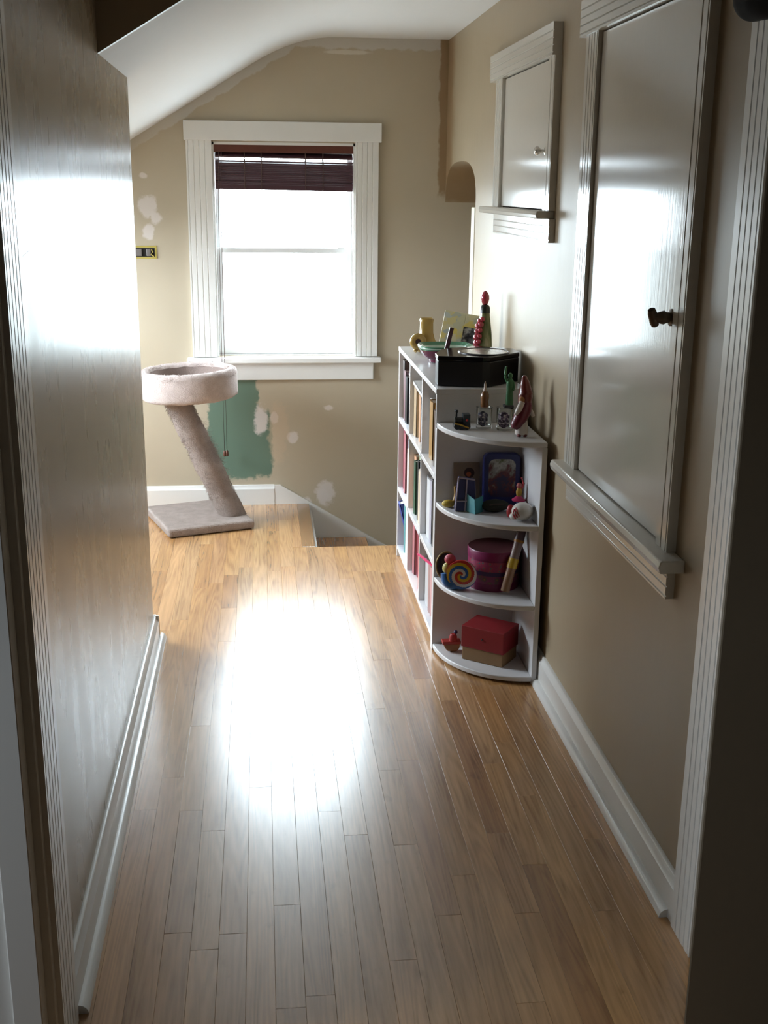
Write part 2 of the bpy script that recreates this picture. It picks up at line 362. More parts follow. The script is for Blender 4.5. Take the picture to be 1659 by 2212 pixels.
# ------------------------------------------------------------------ floor of strips
fl = MB(); fl.box(-2.2, 2.3, -2.2, 1.25, -0.06, -0.0005); fl.box(XR, 2.3, 1.25, 1.75, -0.06, -0.0005); fl.box(-2.2, XR, 1.25, 4.725, -0.06, -0.012); fl.box(-2.1, 0.16, 4.725, YB, -0.06, -0.012)
floor = struct(fl.build('floor', M_oakdark), 'oak strip floor of the hallway and landing')
W = 0.0572
PAL = [(0.47, 0.255, 0.10), (0.52, 0.295, 0.125), (0.43, 0.22, 0.08), (0.56, 0.33, 0.15), (0.38, 0.18, 0.065), (0.50, 0.28, 0.13), (0.60, 0.35, 0.13), (0.46, 0.27, 0.13), (0.53, 0.28, 0.10), (0.29, 0.13, 0.045)]
def plank(x0, x1, y0, y1):
    c = 0.00045; g = 0.0001; j = [rnd.uniform(-0.00025, 0.00025) for _ in range(2)]
    mb = MB()
    vs = [(x0+g, y0+g, -0.012), (x1-g, y0+g, -0.012), (x1-g, y1-g, -0.012), (x0+g, y1-g, -0.012),
          (x0+g, y0+g, -c), (x1-g, y0+g, -c), (x1-g, y1-g, -c), (x0+g, y1-g, -c),
          (x0+g+c, y0+g+c, j[0]), (x1-g-c, y0+g+c, j[1]), (x1-g-c, y1-g-c, j[1]), (x0+g+c, y1-g-c, j[0])]
    fs = [(0, 1, 5, 4), (1, 2, 6, 5), (2, 3, 7, 6), (3, 0, 4, 7), (4, 5, 9, 8), (5, 6, 10, 9), (6, 7, 11, 10), (7, 4, 8, 11), (8, 9, 10, 11)]
    o = mb.add(vs, fs).build('floorboard', M_oak, floor)
    k = PAL[rnd.choice([0, 1, 1, 2, 3, 0, 4, 5, 5, 1, 7, 7, 8, 0, 2, 7, 5, 1, 0, 9])]; q = rnd.uniform(0.94, 1.06); k = [0.72*a + 0.28*b for a, b in zip(k, (0.46, 0.25, 0.10))]
    o.color = (k[0]*q, k[1]*q, k[2]*q, 1)
nrow = 0
x = XR - W*32
while x < XR - 0.001:
    x1 = x + W
    ys = 1.25 if x1 > XL else LEND + 0.0
    ye = 4.735 if x > 0.10 else YB
    xa, xb = x, x1
    y = ys - rnd.uniform(0, 0.5) if ys < 2 else ys
    while y < ye - 0.01:
        L = rnd.choice([0.35, 0.5, 0.65, 0.8, 1.0, 1.2, 1.4]) * rnd.uniform(0.85, 1.15)
        y2 = y + L
        if ye - y2 < 0.25: y2 = ye
        plank(xa, xb, max(y, ys), min(y2, ye)); y = y2
    if x < 0.155 < x1: plank(x, 0.155, 4.737, YB)
    x = x1
# dark nosing strip along the stair edge
no = B(0.155, 0.213, 4.737, YB-0.018, -0.022, 0.001).build('nosing', M_oak, floor, bevel=0.003); no.color = (0.27, 0.145, 0.06, 1)

st = thing('staircase', (0.21, 5.09, -0.9), 'brown oak stair steps descending to the right behind the landing edge', 'stairs', kind='structure')
for i in range(5):
    x0 = 0.213 + 0.275*i; z = -0.175*(i+1)
    o = B(x0-0.02 if i else x0, x0+0.285, 4.716, YB-0.018, z-0.025, z).build('tread', M_oak, st, bevel=0.004); o.color = (0.42, 0.20, 0.07, 1)
    B(x0, x0+0.012, 4.716, YB-0.018, z, z+0.149).build('riser', M_trim, st)

# ------------------------------------------------------------------ baseboards
def base_profile(h=0.098, t=0.018): return [(0, 0), (t, 0), (t, h*0.80), (t*0.62, h*0.87), (t*0.5, h*0.98), (t*0.35, h), (0, h)]
def qr(r=0.019): return [(0, 0)] + [(r*math.cos(PI/2*i/6), r*math.sin(PI/2*i/6)) for i in range(7)]
bl = sgroup('baseboard_left', 'white baseboard with quarter round along the left wall')
MB().prism([(XL+u, v_) for u, v_ in base_profile()], 'XZ', 1.845, LEND+0.018).build('board', M_trim, bl, smooth=40)
MB().prism([(XL+0.018+u, v_) for u, v_ in qr()], 'XZ', 1.86, LEND+0.05).build('quarter_round', M_trim, bl, smooth=50)
MB().prism([(LEND+u, v_) for u, v_ in base_profile()], 'YZ', -1.8, XL+0.018).build('board', M_trim, bl, smooth=40)
br = sgroup('baseboard_right', 'white baseboard with quarter round along the right wall')
MB().prism([(XR-u, v_) for u, v_ in base_profile()], 'XZ', 2.026, 4.675).build('board', M_trim, br, smooth=40)
MB().prism([(XR-0.018-u, v_) for u, v_ in qr()], 'XZ', 2.05, 4.675).build('quarter_round', M_trim, br, smooth=50)
bb = sgroup('baseboard_back', 'white baseboard along the back wall behind the cat tree')
MB().prism([(YB-u, v_) for u, v_ in base_profile(0.098, 0.016)], 'YZ', -1.8, 0.045).build('board', M_trim, bb, smooth=40)
sk = [(0.045, 0.0), (0.045, 0.096), (0.075, 0.096), (1.6, 0.096-1.525*0.615), (1.6, -1.5), (0.213, -0.75), (0.213, 0.0)]
struct(MB().prism(sk, 'XZ', YB-0.014, YB).build('baseboard_stairs', M_trim), 'white sloping skirt board on the back wall beside the stairs')

# ------------------------------------------------------------------ fluted casings
def fluted(y0, y1, n, d, e=0.003):
    pts = []; wdt = (y1-y0); edge = wdt*0.06; fw = (wdt-2*edge)/n
    pts.append((y0, d)); pts.append((y0+edge, d))
    for k in range(n):
        a = y0+edge+k*fw; r = fw*0.22
        for q in range(5): pts.append((a + r*q/4, d - e*math.sin(PI*q/4)))
        if k < n-1: pts.append((a+fw*0.98, d))
    pts.append((y1, d)); pts.append((y1, 0)); pts.append((y0, 0)); return pts
def casing_x(x, sgn, y0, y1, z0, z1, n, name, parent, d=0.021, m=None):
    return MB().prism([(x+sgn*v_, u) for u, v_ in fluted(y0, y1, n, d)], 'XY', z0, z1).build(name, m or M_trim, parent, smooth=30)
def head_x(x, sgn, y0, y1, z0, z1, n, name, parent, d=0.028, m=None):
    return MB().prism([(x+sgn*v_, u) for u, v_ in fluted(z0, z1, n, d)], 'XZ', y0, y1).build(name, m or M_trim, parent, smooth=30)
struct(casing_x(XR, -1, 1.915, 2.022, 0, 2.3, 4, 'trim_1', None), 'white fluted door casing on the right wall')
struct(casing_x(XL, 1, 1.715, 1.843, 0, 2.3, 5, 'trim_2', None), 'white fluted door casing at the left edge')
j = MB(); j.box(XL-0.9, XL-0.05, 1.672, 1.70, 0, 2.3); j.box(XL-0.05, XL-0.002, 1.660, 1.70, 0, 2.3); j.box(XL-0.004, XL+0.012, 1.70, 1.716, 0, 2.3)
struct(j.build('trim_3', M_trim, bevel=0.002), 'pale door jamb with stop at the left edge')
struct(B(XR-0.004, XR+0.02, 4.68, 4.75, -0.1, 1.43).build('trim_4', white_paint('cream_trim', (0.80, 0.74, 0.62), 0.4), bevel=0.003), 'cream edge strip inside the arched opening')

# ------------------------------------------------------------------ wall doors (setting)
def wall_door(name, label, ycl, ysl, ysr, ycr, zs, zt, ytop, sill, apron, nfl):
    d = sgroup(name, label)
    casing_x(XR, -1, ysl, ycl, zs, zt, nfl, 'casing', d, m=M_door); casing_x(XR, -1, ycr, ysr, zs, zt, 2, 'casing', d, m=M_door)
    head_x(XR, -1, ytop[0], ytop[1], zt, zt+0.088, 4, 'head_casing', d, m=M_door)
    MB().prism([(XR, sill[2]), (XR-0.052, sill[2]), (XR-0.056, (sill[2]+sill[3])/2), (XR-0.052, sill[3]), (XR, sill[3])], 'XZ', sill[0], sill[1]).build('sill', M_door, d, bevel=0.003)
    head_x(XR, -1, apron[0], apron[1], apron[2], apron[3], 3, 'apron', d, 0.019, m=M_door)
    B(XR-0.010, XR, ysr+0.003, ysl-0.003, zs+0.003, zt-0.003).build('door_panel', M_door, d, bevel=0.0015)
    B(XR-0.003, XR+.0, ysr-0.001, ysl+0.001, zs-0.001, zt+0.001).build('gap', mat((0.03, 0.02, 0.015), 0.9), d)
    return d
d1 = wall_door('door_1', 'large white access door set into the right wall with sill', 3.072, 2.965, 2.292, 2.224, 0.766, 1.880, (2.19, 3.115), (2.165, 3.092, 0.738, 0.766), (2.215, 3.04, 0.665, 0.738), 4)
d2 = wall_door('door_2', 'small white cupboard door high on the right wall', 4.235, 4.128, 3.465, 3.392, 1.441, 1.869, (3.40, 4.32), (3.40, 4.318, 1.418, 1.441), (3.385, 4.215, 1.350, 1.418), 4)
M_bronze = mat((0.13, 0.09, 0.06), 0.45, 0.7)
k = MB().lathe([(0.018, 0.0), (0.018, 0.004), (0.011, 0.007), (0.0115, 0.012), (0.0145, 0.018), (0.013, 0.024), (0.011, 0.030), (0.010, 0.038)], (XR-0.010, 2.328, 1.247), 16, axis='X')
s0 = len(k.v); k.lathe([(0.003, -0.022), (0.008, -0.019), (0.010, -0.010), (0.010, 0), (0.010, 0.010), (0.008, 0.019), (0.003, 0.022)], (0, 0, 0), 12)
k.xf(Matrix.Translation((XR-0.050, 2.328, 1.247)) @ Matrix.Rotation(math.radians(-22), 4, 'Y') @ Matrix.Rotation(math.radians(15), 4, 'X'), s0)
tag(k.build('latch', M_bronze, d1, smooth=40), 'dark bronze turn latch')
tag(MB().lathe([(0.012, 0), (0.012, 0.003), (0.005, 0.006), (0.005, 0.014), (0.012, 0.022), (0.0135, 0.028), (0.010, 0.033), (0.003, 0.035)], (XR-0.010, 3.50, 1.612), 16, axis='X').build('knob', mat((0.62, 0.58, 0.53), 0.2, 0.6), d2, smooth=40), 'small pale metal knob')

# ------------------------------------------------------------------ window
wn = sgroup('window_1', 'white double hung window in the back wall')
def cas_z(x0, x1, n, flat=False):
    if flat: return MB().box(x0, x1, YB-0.02, YB, 0.727, 1.70)
    return MB().prism([(u, YB-v_) for u, v_ in fluted(x0, x1, n, 0.02, 0.003)], 'XY', 0.727, 1.70)
cas_z(-0.326, -0.212, 4).build('casing', M_trim, wn, smooth=30)
cas_z(0.438, 0.544, 4).build('casing', M_trim, wn, smooth=30)
B(-0.334, 0.558, YB-0.026, YB, 1.70, 1.784).build('head_casing', M_trim, wn, bevel=0.003)
B(-0.352, 0.563, YB-0.055, YB+0.03, 0.699, 0.724).build('stool', M_trim, wn, bevel=0.005)
B(-0.33, 0.528, YB-0.018, YB, 0.615, 0.699).build('apron', M_trim, wn, bevel=0.003)
jm = MB(); jm.box(wx0-.001, wx0+0.012, YB, YB+0.16, wz0, wz1); jm.box(wx1-0.012, wx1+.001, YB, YB+0.16, wz0, wz1); jm.box(wx0, wx1, YB, YB+0.16, wz1-0.012, wz1); jm.box(wx0, wx1, YB+.03, YB+0.16, wz0-.01, wz0+0.006)
jm.build('jamb', M_trim, wn)
def sash(y, z0, z1, wst, rb_, rt):
    a, b = wx0+0.012, wx1-0.012
    s_ = MB(); s_.box(a, a+wst, y, y+0.035, z0, z1); s_.box(b-wst, b, y, y+0.035, z0, z1); s_.box(a+wst, b-wst, y, y+0.035, z0, z0+rb_); s_.box(a+wst, b-wst, y, y+0.035, z1-rt, z1)
    o = s_.build('sash', M_vinyl, wn, bevel=0.002)
    B(a+wst-.004, b-wst+.004, y+0.016, y+0.019, z0+rb_-.004, z1-rt+.004).build('pane', M_glass, o)
    return o
lo = sash(YB+0.045, 0.732, 1.226, 0.026, 0.034, 0.022)
B(0.36, 0.392, YB+0.03, YB+0.046, 1.222, 1.232).build('sash_lock', M_vinyl, lo)
sash(YB+0.085, 1.204, 1.683, 0.022, 0.022, 0.03)

# blind
M_slat = mat((0.065, 0.026, 0.036), 0.4, var=0.15, nscale=60)
M_rail = mat((0.115, 0.035, 0.022), 0.35, var=0.15, nscale=60)
bd = thing('window_blind', (0.115, YB+0.02, 1.49), 'dark brown wood slat blind pulled up at the top of the window', 'blind')
B(-0.211, 0.438, YB+0.002, YB+0.036, 1.650, 1.690).build('head_rail', M_rail, bd, bevel=0.003)
def slat(z, tilt=0.0, m=M_slat):
    mb = MB(); mb.box(-0.312, 0.312, -0.024, 0.024, -0.0033, 0.0033)
    mb.xf(Matrix.Translation((0.115, YB+0.020, z)) @ Matrix.Rotation(math.radians(-0.55), 4, 'Y').inverted() @ Matrix.Rotation(tilt, 4, 'X'))
    mb.build('slat', m, bd)
slat(1.640, 0.5); slat(1.613, 0.15)
for i in range(13): slat(1.508 + i*0.0079, 0.14 + rnd.uniform(-0.02, 0.02))
mb = MB(); mb.box(-0.312, 0.312, -0.022, 0.022, -0.009, 0.009); mb.xf(Matrix.Translation((0.115, YB+0.020, 1.4955)) @ Matrix.Rotation(math.radians(0.55), 4, 'Y')); mb.build('bottom_rail', M_slat, bd, bevel=0.002)
M_cord = mat((0.10, 0.06, 0.05), 0.8)
for xx in (-0.066, 0.01, 0.21, 0.29):
    mb = MB()
    for dy in (-0.028, 0.028): mb.tube([(xx, YB+0.02+dy*.9, 1.655), (xx+0.001, YB+0.02+dy, 1.60), (xx, YB+0.02+dy, 1.487)], 0.0022, 6)
    mb.build('ladder_cord', M_cord, bd, smooth=60)
for xx, zz in ((-0.190, 0.27), (-0.178, 0.272)):
    c_ = MB().tube([(xx+0.01, YB-0.004, 1.66), (xx+0.003, YB-0.030, 1.45), (xx, YB-0.062, 0.74), (xx, YB-0.060, zz)], 0.0014, 6).build('pull_cord', M_cord, bd, smooth=60)
    MB().lathe([(0.003, 0.014), (0.0062, 0.008), (0.0075, -0.012), (0.004, -0.016)][::-1], (xx, YB-0.060, zz), 12).build('tassel', mat((0.13, 0.05, 0.03), 0.5), c_, smooth=50)

# electrical box without cover
ob = thing('outlet_box', (-0.53, YB, 1.18), 'open yellowed electrical box with bare outlet on back wall by the left wall corner', 'outlet')
fr_ = MB(); 
for (a, b, c, d) in ((-0.585, -0.475, 1.226, 1.236), (-0.585, -0.475, 1.178, 1.186), (-0.585, -0.579, 1.186, 1.226), (-0.483, -0.475, 1.186, 1.226)): fr_.box(a, b, YB-0.004, YB, c, d)
fr_.build('box_rim', mat((0.45, 0.36, 0.08), 0.6), ob)
B(-0.579, -0.483, YB-0.002, YB-0.0005, 1.186, 1.226).build('box_inside', mat((0.02, 0.018, 0.02), 0.8), ob)
u = MB(); u.box(-0.572, -0.541, YB-0.014, YB-0.002, 1.190, 1.222); u.box(-0.521, -0.500, YB-0.012, YB-0.002, 1.190, 1.222)
u.build('outlet_body', mat((0.16, 0.14, 0.13), 0.5), ob, bevel=0.003)
MB().tube([(-0.498, YB-0.006, 1.220), (-0.492, YB-0.012, 1.208), (-0.500, YB-0.012, 1.198), (-0.488, YB-0.006, 1.188)], 0.003, 8).build('wire', mat((0.62, 0.50, 0.12), 0.5), ob, smooth=60)

# black rounded bar end at top right
bx = thing('padded_bar', (0.81, 1.92, 1.80), 'black rounded padded bar end in front of the right casing at the top right corner', 'bar')
MB().stube([(0.812, 1.998, 1.803), (0.816, 1.968, 1.805), (0.838, 1.903, 1.810), (0.95, 1.80, 1.832)], [0.016, 0.034, 0.038, 0.038], 24).build('foam_grip', mat((0.004, 0.004, 0.005), 0.9), bx, smooth=60)
MB().tube([(0.95, 1.80, 1.832), (1.02, 1.755, 1.846)], 0.016, 12).build('bar', mat((0.02, 0.02, 0.02), 0.4, 0.6), bx, smooth=60)

# ------------------------------------------------------------------ cat tree
ct = thing('cat_tree', (-0.31, 5.17, 0), 'beige carpeted cat tree with round bed on a slanted post', 'cat tree')
Rb = Matrix.Translation((-0.308, 5.165, 0)) @ Matrix.Rotation(math.radians(19.0), 4, 'Z')
mb = MB(); mb.box(-0.2, 0.2, -0.215, 0.215, 0.002, 0.042); mb.xf(Rb); mb.build('base', M_carpet, ct, bevel=0.012, segs=3)
pb, pt = Vector((-0.155, 5.15, 0.04)), Vector((-0.392, 5.10, 0.60))
ax = (pt-pb); mb = MB(); nS, nR = 24, 22
u = Vector((1, 0, 0)); v_ = Vector((0, 1, 0))
vs = []; fs = []
for i in range(nR+1):
    c_ = pb + ax*(i/nR)
    for k in range(nS):
        a = 2*PI*k/nS; r = 0.062 + rnd.uniform(-0.003, 0.003) + 0.004*math.sin(i*0.9)
        vs.append(c_ + r*math.cos(a)*u + r*math.sin(a)*v_)
for i in range(nR):
    for k in range(nS): fs.append((i*nS+k, i*nS+(k+1) % nS, (i+1)*nS+(k+1) % nS, (i+1)*nS+k))
mb.add(vs, fs); post = mb.build('post', M_carpet, ct, smooth=80)
bc = (-0.328, 5.10)
prof = [(0.02, 0.596), (0.195, 0.596), (0.209, 0.602), (0.214, 0.615), (0.215, 0.70), (0.212, 0.715), (0.203, 0.724), (0.190, 0.726), (0.178, 0.720), (0.172, 0.708)]
bed = MB().lathe(prof, (0, 0, 0), 48)
bed.f = bed.f[:-1]; bed.mi = bed.mi[:-1]
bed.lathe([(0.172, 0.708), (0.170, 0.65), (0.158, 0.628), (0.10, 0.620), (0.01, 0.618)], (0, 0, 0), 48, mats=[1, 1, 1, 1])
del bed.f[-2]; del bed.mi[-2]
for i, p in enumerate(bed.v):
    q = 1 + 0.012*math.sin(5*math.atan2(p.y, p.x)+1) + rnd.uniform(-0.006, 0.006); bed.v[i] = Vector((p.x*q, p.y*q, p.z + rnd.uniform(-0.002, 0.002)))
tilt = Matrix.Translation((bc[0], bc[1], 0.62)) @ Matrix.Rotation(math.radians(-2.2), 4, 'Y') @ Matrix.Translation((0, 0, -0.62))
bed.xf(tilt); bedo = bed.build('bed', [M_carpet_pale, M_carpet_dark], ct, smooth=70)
# frayed carpet fibres
def fibres(samples, parent, ln, wd, m):
    mb = MB(); vs = []; fs = []
    for p, nrm in samples:
        d = (nrm + Vector((rnd.uniform(-.7, .7), rnd.uniform(-.7, .7), rnd.uniform(-.9, .5)))).normalized()
        l = ln*rnd.uniform(0.4, 1.3); sd = d.cross(Vector((rnd.uniform(-1, 1), rnd.uniform(-1, 1), rnd.uniform(-1, 1)))).normalized()*wd
        o = len(vs); mid = p + d*l*0.55 + Vector((0, 0, rnd.uniform(-.1, .1)*l)); tip = p + d*l + Vector((0, 0, rnd.uniform(-.5, .1)*l))
        vs += [p-sd, p+sd, mid+sd*.7, mid-sd*.7, tip]; fs += [(o, o+1, o+2, o+3), (o+3, o+2, o+4)]
    mb.add(vs, fs); o = mb.build('carpet_fibres', m, parent); o['kind'] = 'stuff'
sm = []
for i in range(5200):
    q = rnd.random(); a = rnd.uniform(0, 2*PI); n_ = Vector((math.cos(a), math.sin(a), 0)); sm.append((pb + ax*q*0.97 + n_*0.061, n_))
fibres(sm, post, 0.011, 0.0009, M_carpet)
sm = []
for i in range(420):
    q = min(1, max(0, rnd.gauss(0.56, 0.12))); a = rnd.gauss(-0.1, 0.5); n_ = Vector((math.cos(a), math.sin(a), 0)); sm.append((pb + ax*q + n_*0.060, n_))
fibres(sm, post, 0.034, 0.0006, M_carpet)
sm = []
for i in range(2600):
    a = rnd.uniform(0, 2*PI); b = rnd.uniform(-0.4, PI*0.95); n_ = Vector((math.cos(a)*math.cos(b), math.sin(a)*math.cos(b), math.sin(b)))
    p = Vector((0.193*math.cos(a), 0.193*math.sin(a), 0.704)) + n_*0.020; sm.append((tilt @ p, n_))
fibres(sm, bedo, 0.008, 0.0009, M_carpet_pale)

# ------------------------------------------------------------------ bookcase
BX0, BX1, BY0, BY1, BH = 0.550, 0.838, 3.572, 4.600, 0.886
bk = thing('bookcase', (0.69, 4.09, 0), 'white low bookcase with nine book compartments against the right wall', 'bookcase')
T = 0.017
B(BX0, BX1, BY0, BY0+T, 0, BH-T).build('side_panel', M_shelf, bk, bevel=0.001)
B(BX0, BX1, BY1-T, BY1, 0, BH-T).build('side_panel', M_shelf, bk, bevel=0.001)
B(BX0-0.002, BX1, BY0, BY1, BH-T, BH).build('top_board', M_shelf, bk, bevel=0.0015)
DIV = [3.915, 4.256]
SHZ = [0.05, 0.305, 0.600]
for d in DIV: B(BX0+0.001, BX1-0.006, d-T/2, d+T/2, SHZ[0], BH-T).build('divider', M_shelf, bk, bevel=0.001)
for z in SHZ: B(BX0+0.001, BX1-0.006, BY0+T, BY1-T, z-T, z).build('shelf', M_shelf, bk, bevel=0.001)
B(BX1-0.005, BX1, BY0+T, BY1-T, 0, BH-T).build('back_panel', M_shelf, bk)
B(BX0+0.02, BX0+0.035, BY0+T, BY1-T, 0, SHZ[0]-T).build('toe_kick', M_shelf, bk)
BAYS = [(DIV[1]+T/2, BY1-T), (DIV[0]+T/2, DIV[1]-T/2), (BY0+T, DIV[0]-T/2)]   # far, middle, near
COL = {'dark brown': (.07, .04, .03), 'mauve': (.26, .15, .17), 'navy': (.02, .025, .06), 'black': (.012, .011, .014), 'tan': (.45, .33, .20), 'peach': (.62, .36, .22), 'orange tan': (.55, .28, .10),
       'sage green': (.30, .36, .24), 'olive': (.13, .12, .07), 'white': (.75, .74, .72), 'gold brown': (.36, .20, .06), 'pink': (.62, .36, .36), 'lavender grey': (.42, .40, .47), 'maroon': (.25, .04, .07),
       'cream': (.66, .58, .44), 'dark green': (.04, .10, .06), 'ochre': (.42, .25, .06), 'grey blue': (.28, .33, .38), 'blue': (.05, .07, .30), 'teal': (.10, .28, .30), 'rose': (.42, .16, .18), 'coral': (.70, .30, .18),
       'red': (.62, .03, .04), 'light grey': (.55, .55, .57), 'pinkish brown': (.38, .22, .21), 'dark navy': (.035, .035, .075), 'pale grey': (.62, .63, .65), 'beige': (.52, .42, .30)}
ROWS = {  # row index -> far, middle, near lists of (colour, thickness, height)
 2: [[('dark brown', .045, .235), ('mauve', .04, .20), ('black', .055, .185), ('navy', .06, .18), ('dark navy', .045, .175), ('tan', .035, .17)],
     [('tan', .06, .19), ('beige', .045, .185), ('peach', .035, .19), ('orange tan', .04, .18), ('sage green', .045, .18), ('olive', .05, .175)],
     [('white', .03, .20), ('gold brown', .07, .20), ('ochre', .05, .195), ('dark brown', .045, .19), ('pink', .045, .17), ('lavender grey', .04, .175)]],
 1: [[('maroon', .07, .25), ('rose', .035, .245), ('navy', .045, .225), ('cream', .04, .20), ('white', .04, .195), ('peach', .045, .205)],
     [('peach', .05, .215), ('dark green', .035, .205), ('sage green', .045, .235), ('black', .03, .225), ('cream', .04, .20), ('gold brown', .05, .21), ('black', .025, .20)],
     [('pale grey', .075, .215), ('lavender grey', .04, .225), ('black', .04, .235), ('ochre', .05, .225), ('dark green', .025, .23), ('grey blue', .045, .205)]],
 0: [[('blue', .05, .205), ('teal', .04, .20), ('white', .045, .215), ('pale grey', .04, .21), ('lavender grey', .03, .20)],
     [('rose', .05, .205), ('maroon', .035, .20), ('coral', .055, .19), ('beige', .035, .18), ('red', .04, .125), ('cream', .04, .16)],
     [('light grey', .075, .165), ('pinkish brown', .05, .185), ('pink', .03, .18), ('dark navy', .075, .185)]]}
ORD = ['first', 'second', 'third', 'fourth', 'fifth', 'sixth', 'seventh']
RN = {2: 'top', 1: 'middle', 0: 'bottom'}; BN = ['far', 'centre', 'near']
def book(x, y1, z, dep, th, h, colr, label, Mx=None):
    mc = mat(COL[colr], 0.45, var=0.10, nscale=25); mp = mat((.74, .70, .62), 0.8, var=0.08, nscale=200)
    loc = (x+dep/2, y1-th/2, z)
    r = thing('book', loc, label, 'book', 'books in the white bookcase')
    c_ = min(0.003, th*0.12)
    cov = MB(); cov.box(x, x+dep, y1-c_, y1, z, z+h); cov.box(x, x+dep, y1-th, y1-th+c_, z, z+h)
    n_ = 6; pts = []
    for i in range(n_+1):
        q = i/n_; pts.append((x - 0.0035*math.sin(PI*q), y1-th+q*th))
    pts += [(x+c_, y1), (x+c_, y1-th)]
    cov.prism(pts, 'XY', z, z+h)
    pg = B(x+c_, x+dep-0.004, y1-th+c_, y1-c_, z+0.003, z+h-0.004)
    if Mx is not None:
        L = Matrix.Translation(loc); Q = L @ Mx @ L.inverted(); cov.xf(Q); pg.xf(Q)
    cov.build('cover', mc, r, smooth=30); pg.build('pages', mp, r)
    return r
for row, bays in ROWS.items():
    for bi, lst in enumerate(bays):
        y0, y1 = BAYS[bi]; y = y1 - 0.004; z = SHZ[row]; tot = sum(q[1] for q in lst); sc = min(1.12, (y1-y0-0.012)/tot)
        hmax = (SHZ[row+1]-T if row < 2 else BH-T) - z - 0.004
        for i, (cn, th, h) in enumerate(lst):
            th *= sc; dep = rnd.uniform(.15, .19); x = BX0 + rnd.uniform(0.012, 0.032); Mx = None
            if cn == 'blue': x = BX0+0.045; Mx = Matrix.Rotation(math.radians(-13), 4, 'Y'); y -= 0.012; h = 0.20; dep = 0.13
            if row == 0 and bi == 0 and i == 1: y -= 0.004
            lab = '%s book, %s from the left, %s row, %s compartment of the bookcase' % (cn, ORD[i], RN[row], BN[bi])
            if cn == 'blue': lab = 'bright blue book tilting outward in the bottom row, far compartment of the bookcase'
            if cn == 'red': lab = 'short bright red book in the bottom row, centre compartment of the white bookcase'
            book(x, y, z + (0.001 if not Mx else 0.0158), dep, th-0.0015, min(h, hmax), cn, lab, Mx); y -= th
# book lying flat on top of the upright ones
def flatbook(x, y, z, lx, ly, th, colr, label, rot):
    r = thing('book', (x, y, z), label, 'book', 'books in the white bookcase'); Q = Matrix.Translation((x, y, z)) @ rot
    cov = MB(); cov.box(-lx/2, lx/2, -ly/2, ly/2, 0, .002); cov.box(-lx/2, lx/2, -ly/2, ly/2, th-.002, th); cov.box(-lx/2, -lx/2+.002, -ly/2, ly/2, 0, th); cov.xf(Q); cov.build('cover', mat(COL[colr], .35), r)
    B(-lx/2+.002, lx/2-.003, -ly/2+.003, ly/2-.003, .002, th-.002).xf(Q).build('pages', mat((.74, .70, .62), 0.8, var=0.08, nscale=200), r)
flatbook(0.634, 4.055, SHZ[2]+0.196, 0.16, 0.235, 0.016, 'white', 'thin white book lying flat across the upright books in the top centre compartment', Matrix.Rotation(math.radians(2.2), 4, 'X'))
flatbook(0.65, 4.40, SHZ[2]+0.188, 0.15, 0.15, 0.012, 'pale grey', 'thin pale grey book lying on the dark books in the top far compartment', Matrix.Identity(4))
bxs = thing('small_box', (0.62, 4.36, SHZ[2]+0.2005), 'small coral red box on the dark books in the top far compartment', 'box')
B(0.59, 0.65, 4.33, 4.38, SHZ[2]+0.2005, SHZ[2]+0.226).build('body', mat((0.62, 0.20, 0.14), .5), bxs, bevel=.002); B(0.588, 0.652, 4.328, 4.382, SHZ[2]+0.226, SHZ[2]+0.236).build('lid', mat((.75, .72, .70), .5), bxs, bevel=.002)
pp = thing('bookmark_ribbon', (0.57, 3.74, SHZ[0]+0.19), 'hot pink ribbon sticking out above the bottom near books', 'ribbon')
MB().prism([(0.535, 3.86), (0.545, 3.855), (0.60, 3.64), (0.590, 3.635)], 'XY', SHZ[0]+0.1915, SHZ[0]+0.1955).build('ribbon', mat((0.75, 0.02, 0.14), 0.5), pp)

# ------------------------------------------------------------------ corner shelf
CY, CX, CR = 3.571, 0.838, 0.288
SZ = [0.024, 0.262, 0.519, 0.778]
cs = thing('corner_shelf', (0.70, 3.43, 0), 'white quarter round corner shelf unit at the near end of the bookcase', 'shelf')
CT = 0.016
for i, z in enumerate(SZ):
    ins = 0.0 if i == 3 else CT
    pts = [(CX-ins, CY-ins)] + [(CX-ins - (CR-ins-.002)*math.cos(PI/2*k/24), CY-ins - (CR+.03-ins)*math.sin(PI/2*k/24)) for k in range(25)]
    MB().prism(pts, 'XY', z-CT, z).build('shelf', M_shelf, cs, bevel=0.003, smooth=40)
B(CX-CR, CX-CT, CY-CT, CY, 0, SZ[3]-CT).build('back_panel', M_shelf, cs, bevel=0.001)
B(CX-CT, CX, CY-CR-0.03, CY, 0, SZ[3]-CT).build('side_panel', M_shelf, cs, bevel=0.001)
TOP = BH
S3, S2, S1, S0 = SZ[3], SZ[2], SZ[1], SZ[0]
# ------------------------------------------------------------------ things on the bookcase top
tb = [(.561, 3.632), (.70, 3.598), (.724, 3.600), (.842, 3.708), (.842, 3.80), (.73, 3.87), (.60, 3.80), (.563, 3.70)]
kb = thing('black_box', (0.70, 3.72, TOP), 'black many-sided box with an inlaid lid on the bookcase end', 'box')
MB().prism(tb, 'XY', TOP+0.0005, TOP+0.082).build('body', mat((0.008, 0.006, 0.008), 0.5, var=.3), kb, bevel=0.003)
big = [(0.70+(x-0.70)*1.012, 3.72+(y-3.72)*1.012) for x, y in tb]
lid = MB().prism(big, 'XY', TOP+0.0825, TOP+0.098).build('lid', mat((0.010, 0.008, 0.010), 0.13, var=.3), kb, bevel=0.003)
MB().lathe([(0.085, 0), (0.085, 0.002), (0.075, 0.0025)], (0.725, 3.715, TOP+0.098), 32, sx=0.95, sy=0.95).build('inlay', mat((0.45, 0.42, 0.38), 0.2, 0.3, var=0.4, nscale=60), lid, smooth=40)
